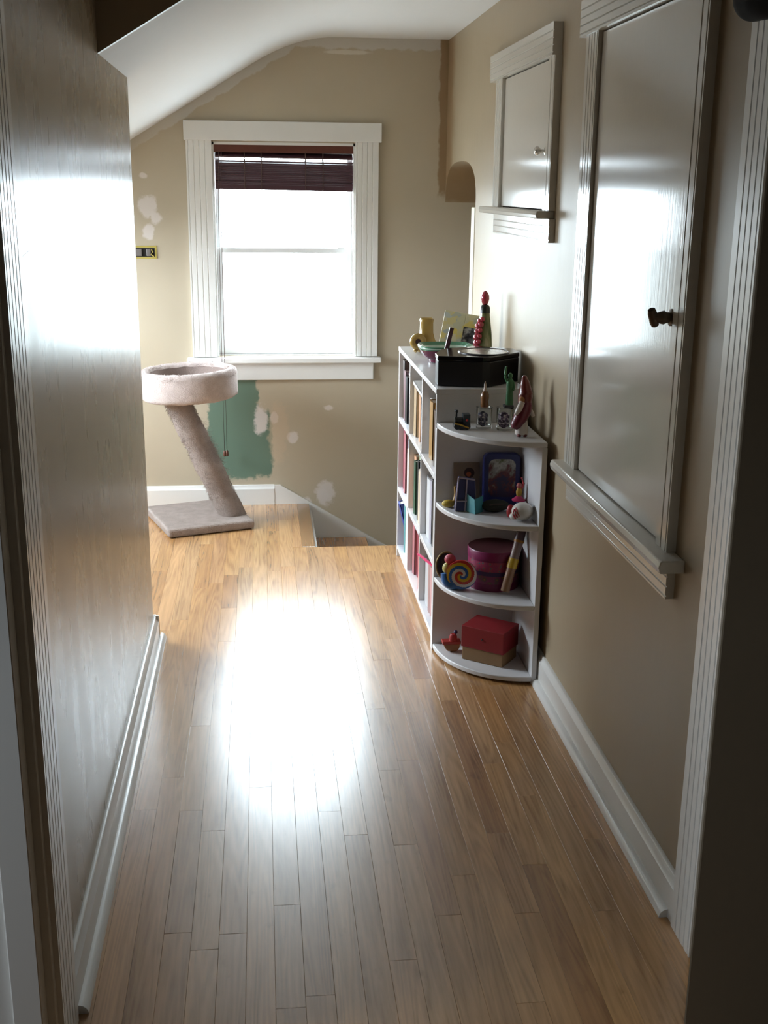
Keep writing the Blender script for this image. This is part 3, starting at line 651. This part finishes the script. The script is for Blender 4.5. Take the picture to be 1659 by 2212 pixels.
MB().torus((0.725, 3.715, TOP+0.099), 0.082, 0.003, 'Z', 32, 8).build('inlay_ring', mat((0.03, 0.025, 0.03), 0.3), lid, smooth=60)

bw = thing('dish', (0.69, 4.17, TOP), 'burgundy rounded square dish with green striped rim on the bookcase top', 'dish')
Mg, Mp, Mlg = mat((0.05, 0.20, 0.11), 0.15, coat=.5), mat((0.12, 0.012, 0.04), 0.12, coat=.6), mat((0.45, 0.60, 0.52), 0.15, coat=.5)
MB().lathe([(0.052, 0.0), (0.058, 0.003), (0.060, 0.012), (0.074, 0.018), (0.088, 0.032), (0.094, 0.046), (0.097, 0.050), (0.099, 0.055), (0.100, 0.060), (0.098, 0.064), (0.094, 0.065), (0.088, 0.060), (0.080, 0.054), (0.06, 0.034), (0.02, 0.024)], (0.668, 4.16, TOP+.0005), 48, p=3.4, sx=1.0, sy=0.86, mats=[0, 0, 0, 0, 0, 0, 1, 2, 1, 2, 1, 1, 2, 1]).build('bowl', [Mp, Mg, Mlg], bw, smooth=50)

sx_ = thing('wooden_stick', (0.625, 3.93, TOP), 'dark purple brown stick standing slanted between dish and black box', 'stick')
mb = MB(); mb.box(-.0075, .0075, -.005, .005, 0, 0.155); mb.xf(Matrix.Translation((0.620, 3.935, TOP+.001)) @ Matrix.Rotation(math.radians(14), 4, 'Y') @ Matrix.Rotation(math.radians(-8), 4, 'X'))
mb.build('shaft', mat((0.07, 0.025, 0.035), 0.35), sx_, bevel=.002)

of = thing('ochre_ceramic', (0.628, 4.46, TOP), 'glossy ochre ceramic figure with a round loop at the far end of the bookcase top', 'figurine')
Mo = mat((0.36, 0.23, 0.055), 0.25, coat=.4, var=.12)
prof = [(0.040, 0.0), (0.042, 0.006), (0.040, 0.03), (0.032, 0.050), (0.0265, 0.072), (0.0255, 0.110), (0.0275, 0.122), (0.024, 0.128), (0.018, 0.124), (0.01, 0.122)]
MB().lathe(prof, (0.640, 4.46, TOP+.0005), 28, p=3.0, sx=1.0, sy=0.8).build('body', Mo, of, smooth=50)
tag(MB().torus((0.603, 4.425, TOP+0.041), 0.0215, 0.0115, 'Y', 28, 12).build('loop', Mo, of, smooth=60), 'round open loop')
MB().lathe([(0.017, -.003), (0.017, .003)], (0, 0, 0), 20).xf(Matrix.Translation((0.603, 4.427, TOP+.041)) @ Matrix.Rotation(PI/2, 4, 'X')).build('loop_hole_shade', mat((.05, .02, .03), .5), of)  # dark disc in the loop stands in for the shade of its hole
MB().tube([(0.597, 4.425, TOP+.012), (0.590, 4.42, TOP+.004)], [.009, .007], 10).build('foot', Mo, of, smooth=60)

# picture frame with pale patterned mat and dark photo
pf = thing('framed_photo', (0.765, 4.50, TOP), 'yellow and grey patterned picture frame leaning on the bookcase top', 'picture frame')
Q = Matrix.Translation((0.778, 4.502, TOP+0.0155)) @ Matrix.Rotation(math.radians(-12), 4, 'Z') @ Matrix.Rotation(math.radians(-14), 4, 'X') @ Matrix.Rotation(math.radians(9), 4, 'Y')
t = NT('frame_patchwork'); co = t.coords('Generated'); vo = t.n('ShaderNodeTexVoronoi', distance='CHEBYCHEV'); t.put(vo.inputs['Vector'], co); vo.inputs['Scale'].default_value = 6.0
sc_ = t.n('ShaderNodeSeparateColor'); t.put(sc_.inputs[0], vo.outputs['Color'])
t.set(Base_Color=t.ramp(sc_.outputs[0], [(0, (.30, .34, .33)), (.3, (.44, .40, .24)), (.5, (.46, .43, .30)), (.75, (.50, .40, .09)), (1, (.36, .40, .39))]), Roughness=.4)
w2, h2 = 0.080, 0.064; ox0, ox1, oz0, oz1 = 0.005, 0.062, -0.048, 0.012
fb = MB(); fb.box(-w2, ox0, -.008, .006, -h2, h2); fb.box(ox1, w2, -.008, .006, -h2, h2); fb.box(ox0, ox1, -.008, .006, -h2, oz0); fb.box(ox0, ox1, -.008, .006, oz1, h2)
Q2 = Q @ Matrix.Translation((0, 0, h2)); fb.xf(Q2).build('frame', t.m, pf, bevel=.0015)
t = NT('old_photo'); co = t.coords('Generated'); nz = t.noise(co, 4, 3)
t.set(Base_Color=t.ramp(nz, [(.35, (.03, .03, .035)), (.5, (.12, .12, .13)), (.65, (.40, .40, .40))]), Roughness=.15)
MB().box(ox0, ox1, -.002, .004, oz0, oz1).xf(Q2).build('photo', t.m, pf)
MB().prism([(-.004, 0), (.004, 0), (.004, .002), (-.004, .002)], 'XY', -.012, .075).xf(Q2 @ Matrix.Translation((0, .006, -.03)) @ Matrix.Rotation(math.radians(-35), 4, 'X')).build('easel_leg', mat((.05, .04, .03), .6), pf)

# tall carved figure
tf = thing('tall_figure', (0.794, 4.10, TOP), 'tall slender green figure with red knob top and red beads down its side', 'figurine')
Mgr = NT('mottled_green'); co = Mgr.coords(); nz = Mgr.noise(Mgr.mapping(co, (40, 40, 12)), 1.0, 4)
Mgr.set(Base_Color=Mgr.ramp(nz, [(.35, (.07, .10, .025)), (.55, (.22, .22, .10)), (.7, (.40, .36, .24))]), Roughness=.22); Mgr = Mgr.m
Mred = mat((0.36, 0.03, 0.05), 0.15, coat=.6, var=.15)
MB().lathe([(0.030, 0), (0.031, .004), (0.030, .06), (0.027, .11), (0.021, .155), (0.0175, .185)], (0.800, 4.10, TOP+.0005), 20).build('body', Mgr, tf, smooth=50)
MB().lathe([(0.0185, .185), (0.0175, .205), (0.013, .213), (.008, .215)], (0.800, 4.10, TOP+.0005), 20).build('collar', mat((.012, .018, .012), .3), tf, smooth=50)
MB().lathe([(0.006, .212), (0.012, .222), (0.0155, .235), (0.0145, .247), (.009, .258), (.002, .264)], (0.799, 4.10, TOP+.0005), 18).build('knob_top', Mred, tf, smooth=60)
mb = MB()
for i, (dx, dz, r) in enumerate(((-.020, .158, .0105), (-.012, .165, .009), (-.026, .140, .012), (-.017, .146, .011), (-.028, .120, .0115), (-.020, .126, .010), (-.031, .100, .012), (-.022, .105, .010), (-.031, .080, .0115), (-.024, .086, .010), (-.036, .060, .0115), (-.027, .064, .010), (-.037, .040, .0125), (-.029, .045, .010), (-.039, .018, .012))):
    mb.ball((0.800+dx, 4.085 - 0.006*(i % 2), TOP+dz), r, 12, 8)
mb.build('red_beads', Mred, tf, smooth=80)

# ------------------------------------------------------------------ things on the corner shelf, top board
lc = thing('toy_train', (0.613, 3.468, S3), 'tiny dark toy train engine with yellow rods on the top corner shelf', 'toy')
Mk, Mye = mat((.012, .016, .022), .3), mat((.55, .33, .03), .35)
zb = S3+.0005
mb = MB(); mb.box(.590, .640, 3.455, 3.482, zb+.010, zb+.018); mb.tube([(.592, 3.468, zb+.027), (.620, 3.468, zb+.027)], .0105, 14); mb.build('boiler', Mk, lc, smooth=40)
B(.617, .639, 3.453, 3.484, zb+.018, zb+.048).build('cab', mat((.015, .028, .038), .3), lc, bevel=.001)
MB().lathe([(.003, .034), (.0035, .050), (.0065, .056), (.005, .060)], (.597, 3.468, zb), 12).build('chimney', Mk, lc, smooth=40)
for xx in (.598, .614, .631): MB().lathe([(.0095, -.015), (.0095, .015)], (0, 0, 0), 16).xf(Matrix.Translation((xx, 3.468, zb+.0098)) @ Matrix.Rotation(PI/2, 4, 'X')).build('wheel', Mk, lc, smooth=40)
MB().tube([(.590, 3.450, zb+.020), (.606, 3.450, zb+.017), (.634, 3.450, zb+.006)], .0024, 8).build('side_rod', Mye, lc, smooth=60)
MB().ball((.628, 3.452, zb+.030), .004, 10, 6).build('red_badge', mat((.5, .03, .03), .4), lc, smooth=60)

def tumbler(cx, cy, rb_, rt, h, label, ink):
    g = thing('shot_glass', (cx, cy, S3), label, 'glass', 'printed glasses on the corner shelf')
    MB().lathe([(rb_, 0), (rb_, h-.001), (rt, h), (rt-.006, h), (rt-.0075, h-.004), (rb_-.003, .010), (rb_*.3, .008)], (cx, cy, S3+.0005), 28).build('glass', M_tumbler, g, smooth=40)
    # printed motif: curved patch just outside the glass
    mb = MB(); r = max(rb_, rt)+.0008; n_ = 7; vs = []; fs = []
    for i in range(n_+1):
        a = -PI/2 - .35 + (i/n_-.5)*1.15*ink[0]
        q = 1-abs(i/n_-.5)*1.2
        for z in (h*(.50-.38*q**.6), h*(.52+.38*q**.6)): vs.append((cx+r*math.cos(a), cy+r*math.sin(a), S3+z))
    for i in range(n_): fs.append((2*i, 2*i+2, 2*i+3, 2*i+1))
    mb.add(vs, fs); t_ = NT('printed_motif'); co_ = t_.coords(); nz_ = t_.noise(co_, 130, 3)
    t_.set(Base_Color=t_.ramp(nz_, [(.4, ink[1]), (.52, ink[2]), (.62, (.5, .47, .45))]), Roughness=.3)
    mb.build('print', t_.m, g, smooth=60); return g
tumbler(.688, 3.482, .025, .0265, .066, 'clear shot glass with dark print, left of two, under the amber ornament', (1.0, (.02, .02, .03), (.10, .10, .16)))
tumbler(.748, 3.452, .026, .0275, .070, 'clear shot glass with black print, right of two, under the green figurine', (1.15, (.012, .010, .014), (.10, .06, .12)))
am = thing('amber_ornament', (.688, 3.482, S3+.067), 'small amber brown ornament standing on the left shot glass', 'ornament')
MB().lathe([(.012, 0), (.0135, .004), (.012, .018), (.0135, .030), (.0125, .040), (.007, .050)], (.688, 3.482, S3+.067), 18).build('body', mat((.20, .085, .03), .25, coat=.4, var=.4, nscale=60), am, smooth=50)
MB().lathe([(.006, .049), (.004, .060), (.0035, .070), (.001, .080)], (.688, 3.482, S3+.067), 12).build('neck', mat((.50, .40, .32), .4), am, smooth=50)
lg = thing('green_figurine', (.760, 3.452, S3+.071), 'green robed figurine with one raised arm standing on the right shot glass', 'figurine')
Mgg = mat((.055, .19, .075), .5, var=.15); z0 = S3+.0705
B(.742, .772, 3.440, 3.466, z0, z0+.008).build('plinth', mat((.05, .055, .06), .5), lg, bevel=.001)
MB().lathe([(.012, .008), (.0125, .02), (.0105, .05), (.011, .072), (.0115, .082), (.006, .090)], (.760, 3.453, z0), 16, sx=1.0, sy=.8).build('robe', Mgg, lg, smooth=50)
MB().ball((.760, 3.453, z0+.098), (.0075, .0075, .0095), 12, 8).build('head', Mgg, lg, smooth=60)
MB().stube([(.752, 3.453, z0+.080), (.744, 3.452, z0+.098), (.746, 3.452, z0+.128)], [.005, .0042, .0035], 8).build('raised_arm', Mgg, lg, smooth=60)
MB().stube([(.769, 3.453, z0+.080), (.772, 3.450, z0+.062), (.768, 3.446, z0+.054)], [.005, .0045, .004], 8).build('lowered_arm', Mgg, lg, smooth=60)

gf = thing('hooded_figurine', (.779, 3.352, S3), 'maroon coated figurine with tall dark red pointed hood on the top corner shelf', 'figurine')
Mw, Mmar, Mdr = mat((.62, .55, .50), .4), mat((.14, .012, .03), .35, coat=.2), mat((.16, .022, .016), .35, coat=.2)
gx, gy = .779, 3.352; z0 = S3+.0005
MB().lathe([(.020, .006), (.0205, .010), (.016, .06), (.012, .10)], (gx, gy, z0), 18).build('skirt', Mw, gf, smooth=50)
mb = MB(); 
for dx in (-.010, .008): mb.ball((gx+dx, gy-.014, z0+.0045), (.0075, .009, .0045), 10, 6)
mb.build('shoes', mat((.13, .02, .02), .4), gf, smooth=60)
mb = MB(); mb.stube([(gx+.006, gy-.004, z0+.112), (gx+.008, gy-.008, z0+.09), (gx-.004, gy-.012, z0+.066), (gx-.020, gy-.014, z0+.040), (gx-.026, gy-.014, z0+.026)], [.014, .020, .022, .017, .010], 16); mb.build('coat', Mmar, gf, smooth=60)
MB().stube([(gx-.006, gy-.020, z0+.108), (gx-.016, gy-.026, z0+.088), (gx-.026, gy-.024, z0+.070)], [.009, .0095, .005], 12).build('white_scarf', Mw, gf, smooth=60)
MB().stube([(gx+.016, gy-.006, z0+.088), (gx+.026, gy-.010, z0+.074), (gx+.033, gy-.012, z0+.062)], [.008, .007, .005], 10).build('arm', Mw, gf, smooth=60)
MB().ball((gx-.006, gy-.014, z0+.113), (.010, .010, .011), 14, 8).build('face', mat((.34, .15, .05), .5), gf, smooth=60)
MB().stube([(gx+.004, gy-.002, z0+.100), (gx+.008, gy+.002, z0+.125), (gx+.006, gy+.002, z0+.155), (gx+.002, gy, z0+.178), (gx, gy, z0+.186)], [.020, .0225, .016, .0085, .002], 16).build('hood', Mdr, gf, smooth=60)

# ------------------------------------------------------------------ second board
dk = thing('yellow_toy_bird', (.583, 3.488, S2), 'small yellow toy lying at the left end of the second corner shelf', 'toy')
My = mat((.50, .35, .04), .5); z0 = S2+.0005
MB().ball((.583, 3.488, z0+.012), (.022, .016, .012), 14, 8).build('body', My, dk, smooth=60)
MB().stube([(.602, 3.492, z0+.012), (.609, 3.495, z0+.035), (.607, 3.497, z0+.055), (.604, 3.497, z0+.066)], [.009, .008, .006, .003], 10).build('neck', mat((.36, .20, .05), .5), dk, smooth=60)
cd_ = thing('picture_card', (.655, 3.532, S2), 'upright beige picture card behind the blue bag on the second corner shelf', 'card')
Q = Matrix.Translation((.650, 3.534, S2+.0005)) @ Matrix.Rotation(math.radians(-8), 4, 'X')
MB().box(-.042, .042, -.0015, .0015, 0, .132).xf(Q).build('card', mat((.26, .19, .13), .6), cd_)
MB().lathe([(.017, -.001), (.017, .0)], (0, 0, 0), 20).xf(Q @ Matrix.Translation((.008, -.0022, .098)) @ Matrix.Rotation(PI/2, 4, 'X')).build('dark_disc', mat((.05, .02, .015), .6), cd_)
MB().lathe([(.008, -.001), (.008, .0)], (0, 0, 0), 16).xf(Q @ Matrix.Translation((.006, -.0034, .094)) @ Matrix.Rotation(PI/2, 4, 'X')).build('orange_disc', mat((.42, .10, .03), .6), cd_)
bg_ = thing('blue_parcel', (.628, 3.452, S2), 'dark blue parcel tied with pale ribbon on the second corner shelf', 'parcel')
z0 = S2+.0005; Q = Matrix.Translation((.632, 3.452, z0)) @ Matrix.Rotation(math.radians(-6), 4, 'Z')
mb = MB(); mb.add([(-.036, -.02, 0), (.032, -.02, 0), (.032, .02, 0), (-.036, .02, 0), (-.026, -.012, .108), (.028, -.012, .100), (.028, .012, .100), (-.026, .012, .108)], [(3, 2, 1, 0), (4, 5, 6, 7), (0, 1, 5, 4), (1, 2, 6, 5), (2, 3, 7, 6), (3, 0, 4, 7)]).xf(Q)
mb.build('wrapping', mat((.05, .055, .16), .45, var=.25, nscale=40), bg_, bevel=.003)
mb = MB()
for pts in ([(-.034, -.0215, .002), (-.025, -.0135, .109)], [(-.003, -.0215, .001), (.001, -.0135, .106)], [(-.034, -.0195, .034), (.031, -.0195, .034)], [(-.025, -.0133, .1085), (.027, -.0133, .1010)]): mb.tube(pts, .0026, 6)
mb.xf(Q).build('ribbon', mat((.40, .34, .42), .5), bg_, smooth=60)
tc = thing('teal_card', (.655, 3.408, S2), 'folded teal greeting card standing in front of the blue parcel', 'card')
mb = MB()
mb.add([(.632, 3.430, z0), (.653, 3.398, z0), (.650, 3.398, z0+.048), (.632, 3.430, z0+.058)], [(0, 1, 2, 3)]); mb.add([(.632, 3.4315, z0), (.653, 3.3995, z0), (.650, 3.3995, z0+.048), (.632, 3.4315, z0+.058)], [(3, 2, 1, 0)])
mb.build('left_leaf', mat((.14, .40, .44), .5), tc)
mb = MB(); mb.add([(.6535, 3.398, z0), (.683, 3.425, z0), (.683, 3.425, z0+.054), (.6505, 3.398, z0+.048)], [(0, 1, 2, 3)]); mb.add([(.6535, 3.3995, z0), (.683, 3.4265, z0), (.683, 3.4265, z0+.054), (.6505, 3.3995, z0+.048)], [(3, 2, 1, 0)])
mb.build('right_leaf', mat((.05, .24, .27), .5), tc)
tn = thing('tin_lunch_box', (.765, 3.505, S2), 'dark blue rounded tin box with a pale picture on the second corner shelf', 'tin')
Q = Matrix.Translation((.755, 3.500, S2+.0005)) @ Matrix.Rotation(math.radians(-4), 4, 'Z') @ Matrix.Rotation(math.radians(-5), 4, 'X')
def rrect(wd, z0_, z1_, r, n_=6):
    pts = []
    for cx, cz, a0 in ((wd-r, z1_-r, 0), (-wd+r, z1_-r, PI/2), (-wd+r, z0_+r, PI), (wd-r, z0_+r, 1.5*PI)):
        for i in range(n_+1): a = a0+PI/2*i/n_; pts.append((cx+r*math.cos(a), cz+r*math.sin(a)))
    return pts
MB().prism(rrect(.060, 0, .172, .022), 'XZ', -.018, .018).xf(Q).build('body', mat((.018, .022, .11), .3), tn, bevel=.004)
t = NT('tin_picture'); co = t.coords('Generated'); nz = t.noise(co, 3.5, 4, .6); sp_ = t.n('ShaderNodeSeparateXYZ'); t.put(sp_.inputs[0], co)
nz = t.math('ADD', t.math('MULTIPLY', nz, 0.75), t.math('MULTIPLY', t.math('SUBTRACT', sp_.outputs[2], 0.35), 0.35))
t.set(Base_Color=t.ramp(nz, [(.33, (.03, .02, .06)), (.43, (.13, .025, .03)), (.5, (.20, .19, .17)), (.62, (.42, .40, .37)), (.75, (.10, .12, .05))]), Roughness=.3)
MB().prism(rrect(.043, .030, .152, .020), 'XZ', -.0195, -.0175).xf(Q).build('picture', t.m, tn)
gr_ = thing('dark_green_pouch', (.735, 3.425, S2), 'dark olive pouch lying in front of the blue tin', 'pouch')
mb = MB(); mb.ball((.722, 3.428, S2+.020), (.045, .028, .0195), 20, 10); mb.build('pouch', mat((.022, .022, .012), .7, bump=.5), gr_, smooth=70)
MB().tube([(.70, 3.405, S2+.028), (.72, 3.398, S2+.032), (.745, 3.406, S2+.028)], .003, 8).build('drawstring', mat((.06, .04, .03), .7), gr_, smooth=60)
pk = thing('pink_dancer', (.806, 3.452, S2), 'small pink, yellow and red figurine beside the blue tin', 'figurine')
z0 = S2+.0005; px, py = .798, 3.430
MB().lathe([(.010, 0), (.009, .02), (.006, .036)], (px, py, z0), 12).build('legs', mat((.02, .03, .14), .5), pk, smooth=50)
MB().lathe([(.022, .034), (.0225, .037), (.010, .046), (.006, .05)], (px, py, z0), 16).build('tutu', mat((.50, .03, .12), .5), pk, smooth=50)
MB().lathe([(.007, .046), (.010, .062), (.007, .074)], (px, py, z0), 12).build('bodice', mat((.42, .24, .02), .5), pk, smooth=50)
MB().ball((px, py, z0+.082), .0095, 12, 8).build('head', mat((.42, .10, .09), .5), pk, smooth=60)
MB().tube([(px+.006, py, z0+.070), (px+.013, py-.002, z0+.09), (px+.006, py, z0+.108)], [.004, .004, .003], 8).build('arm', mat((.50, .05, .06), .5), pk, smooth=60)
wt = thing('white_toy', (.795, 3.325, S2), 'round white toy with red marks at the right end of the second corner shelf', 'toy')
mb = MB(); mb.ball((.787, 3.325, S2+.0285), (.034, .032, .028), 24, 14); mb.build('shell', mat((.60, .56, .50), .4), wt, smooth=70)
MB().ball((.760, 3.315, S2+.016), (.016, .016, .012), 16, 8).build('snout', mat((.60, .56, .50), .4), wt, smooth=70)
mb = MB(); 
for i in range(3): mb.tube([(.760+.006*i, 3.298+.0005*i, S2+.012+.004*i), (.752+.006*i, 3.302, S2+.026+.005*i), (.758+.006*i, 3.312, S2+.040+.003*i)], .0022, 6)
mb.build('red_stripes', mat((.45, .03, .04), .4), wt, smooth=60)
MB().ball((.754, 3.345, S2+.0235), (.013, .012, .022), 12, 8).build('red_bow', mat((.36, .015, .02), .5), wt, smooth=60)

# ------------------------------------------------------------------ third board
sn = thing('spiral_snail', (.612, 3.462, S1), 'toy snail with rainbow spiral shell and pink hair on the third corner shelf', 'toy')
Ms = [mat(c_, .3, coat=.3) for c_ in ((.50, .035, .03), (.62, .40, .03), (.03, .12, .40), (.66, .62, .58))]
z0 = S1; cx, cz, R0 = 0, 0, .048
vs = []; fs = []; ms_ = []; NA, NRr = 96, 36
for i in range(NRr+1):
    r = R0*i/NRr
    for k in range(NA): 
        a = 2*PI*k/NA; vs.append((r*math.cos(a), -.011 + .006*(i/NRr)**2, r*math.sin(a)))
for i in range(NRr):
    for k in range(NA):
        fs.append((i*NA+k, (i+1)*NA+k, (i+1)*NA+(k+1) % NA, i*NA+(k+1) % NA))
        ph = (-(i+.5)/NRr*1.25 + (k+.5)/NA + 0.05) % 1.0
        ms_.append(int(ph*4) % 4)
mb = MB(); o0 = 0; mb.v = [Vector(p) for p in vs]; mb.f = [list(q) for q in fs]; mb.mi = ms_
Q = Matrix.Translation((.619, 3.412, z0+.0545)) @ Matrix.Rotation(math.radians(-14), 4, 'Z')
sd = len(mb.v); mb.lathe([(.048, 0), (.048, .010), (.040, .016), (.02, .018)], (0, 0, 0), 48, mats=[0, 0, 0]); mb.xf(Matrix.Rotation(-PI/2, 4, 'X') @ Matrix.Translation((0, 0, -.005)), sd)
mb.xf(Q); mb.build('spiral_shell', Ms, sn, smooth=50)
MB().stube([(.573, 3.442, z0+.050), (.576, 3.436, z0+.026), (.590, 3.425, z0+.016), (.622, 3.425, z0+.011), (.640, 3.425, z0+.009)], [.017, .018, .015, .010, .004], 14).build('body', mat((.03, .13, .36), .35, coat=.3), sn, smooth=60)
MB().ball((.576, 3.440, z0+.068), (.0155, .015, .018), 16, 10).build('face', mat((.50, .42, .12), .4), sn, smooth=60)
MB().ball((.585, 3.440, z0+.098), (.0185, .016, .016), 16, 10).build('hair', mat((.52, .075, .11), .5), sn, smooth=60)
pz = thing('oval_coin_purse', (.570, 3.515, S1), 'dark oval purse with gold edge leaning behind the toy snail', 'purse')
Q = Matrix.Translation((.586, 3.518, z0+.0495)) @ Matrix.Rotation(math.radians(-10), 4, 'X')
MB().ball((0, 0, 0), (.032, .009, .044), 24, 12).xf(Q).build('pouch', mat((.018, .008, .012), .4), pz, smooth=70)
MB().torus((0, 0, 0), .033, .003, 'Y', 32, 8).xf(Q @ Matrix.Diagonal((1, 1, 1.34, 1))).build('rim', mat((.30, .22, .10), .4, .4), pz, smooth=60)
dr = thing('round_gift_tin', (.735, 3.468, S1), 'magenta round tin with patterned bands on the third corner shelf', 'tin')
def bandmat(name, a, b, c_, sc_):
    t = NT(name); co = t.coords(); vo = t.n('ShaderNodeTexVoronoi'); t.put(vo.inputs['Vector'], co); vo.inputs['Scale'].default_value = sc_
    t.set(Base_Color=t.ramp(vo.outputs['Distance'], [(.15, c_), (.3, a), (.6, b)]), Roughness=.4); return t.m
Mb = [mat((.16, .008, .06), .4), bandmat('floral_pink_band', (.36, .05, .08), (.28, .03, .10), (.07, .12, .16), 70), mat((.05, .02, .09), .4), bandmat('floral_green_band', (.10, .07, .05), (.20, .03, .09), (.30, .10, .05), 60)]
MB().lathe([(.083, 0), (.084, .004), (.084, .026), (.084, .052), (.084, .066), (.084, .098), (.084, .104)], (.733, 3.468, S1+.0005), 40, mats=[0, 0, 3, 2, 1, 0]).build('body', Mb, dr, smooth=40)
MB().lathe([(.0855, .104), (.086, .128), (.084, .131), (.080, .130), (.03, .130)], (.733, 3.468, S1+.0005), 40, mats=[0, 0, 1, 1]).build('lid', [mat((.19, .01, .075), .4), mat((.07, .010, .015), .6)], dr, smooth=40)
rs = thing('rain_stick', (.80, 3.36, S1), 'long brown and yellow wooden shaker leaning against the magenta tin', 'shaker')
a, b = Vector((.748, 3.352, S1+.015)), Vector((.804, 3.392, S1+.205))
def seg(q0, q1, r, c_, nm, rr=.4): MB().tube([a+(b-a)*q0, a+(b-a)*q1], r, 16).build(nm, mat(c_, rr), rs, smooth=40)
seg(0, .38, .0145, (.26, .13, .065), 'handle'); seg(.38, .54, .0165, (.48, .30, .02), 'yellow_band'); seg(.54, .80, .0145, (.20, .13, .11), 'shaft'); seg(.80, .84, .0165, (.36, .16, .03), 'ring'); seg(.84, 1.0, .0150, (.10, .06, .07), 'cap')

# ------------------------------------------------------------------ bottom board
rb2 = thing('red_lidded_box', (.725, 3.42, S0), 'cardboard box with a deep red lid on the bottom corner shelf', 'box')
A_, B_, C_ = Vector((.629, 3.417)), Vector((.744, 3.330)), Vector((.812, 3.42))
e1 = (B_-A_).normalized(); e2 = Vector((-e1.y, e1.x)); L1, L2 = (B_-A_).length, .108
quad = [A_, B_, B_+e2*L2, A_+e2*L2]
cen = sum(quad, Vector((0, 0)))/4
MB().prism([tuple(p) for p in quad], 'XY', S0+.0005, S0+.062).build('box_body', mat((.27, .155, .07), .7), rb2, bevel=.002)
MB().prism([tuple(cen+(p-cen)*1.05) for p in quad], 'XY', S0+.045, S0+.118).build('box_lid', mat((.24, .012, .018), .5), rb2, bevel=.002)
fp = A_+(B_-A_)*.5 - e2*.0045
MB().ball((fp.x, fp.y, S0+.083), .0028, 8, 6).build('lid_mark', mat((.02, .01, .01), .5), rb2, smooth=60)
rt_ = thing('red_toy_boat', (.60, 3.49, S0), 'small red and orange toy to the left of the red lidded box', 'toy')
z0 = S0+.0005
MB().prism([(.575, z0+.028), (.585, z0+.010), (.592, z0+.003), (.622, z0+.003), (.630, z0+.012), (.632, z0+.028)], 'XZ', 3.472, 3.50).build('hull', mat((.30, .12, .035), .4), rt_, bevel=.003)
B(.573, .634, 3.470, 3.502, z0+.028, z0+.038).build('deck', mat((.34, .03, .025), .4), rt_, bevel=.002)
MB().lathe([(.014, .038), (.013, .052), (.008, .060)], (.610, 3.486, z0), 14).build('cabin', mat((.34, .03, .03), .4), rt_, smooth=40)
MB().ball((.618, 3.486, z0+.066), .007, 12, 8).build('funnel', mat((.02, .02, .08), .4), rt_, smooth=60)
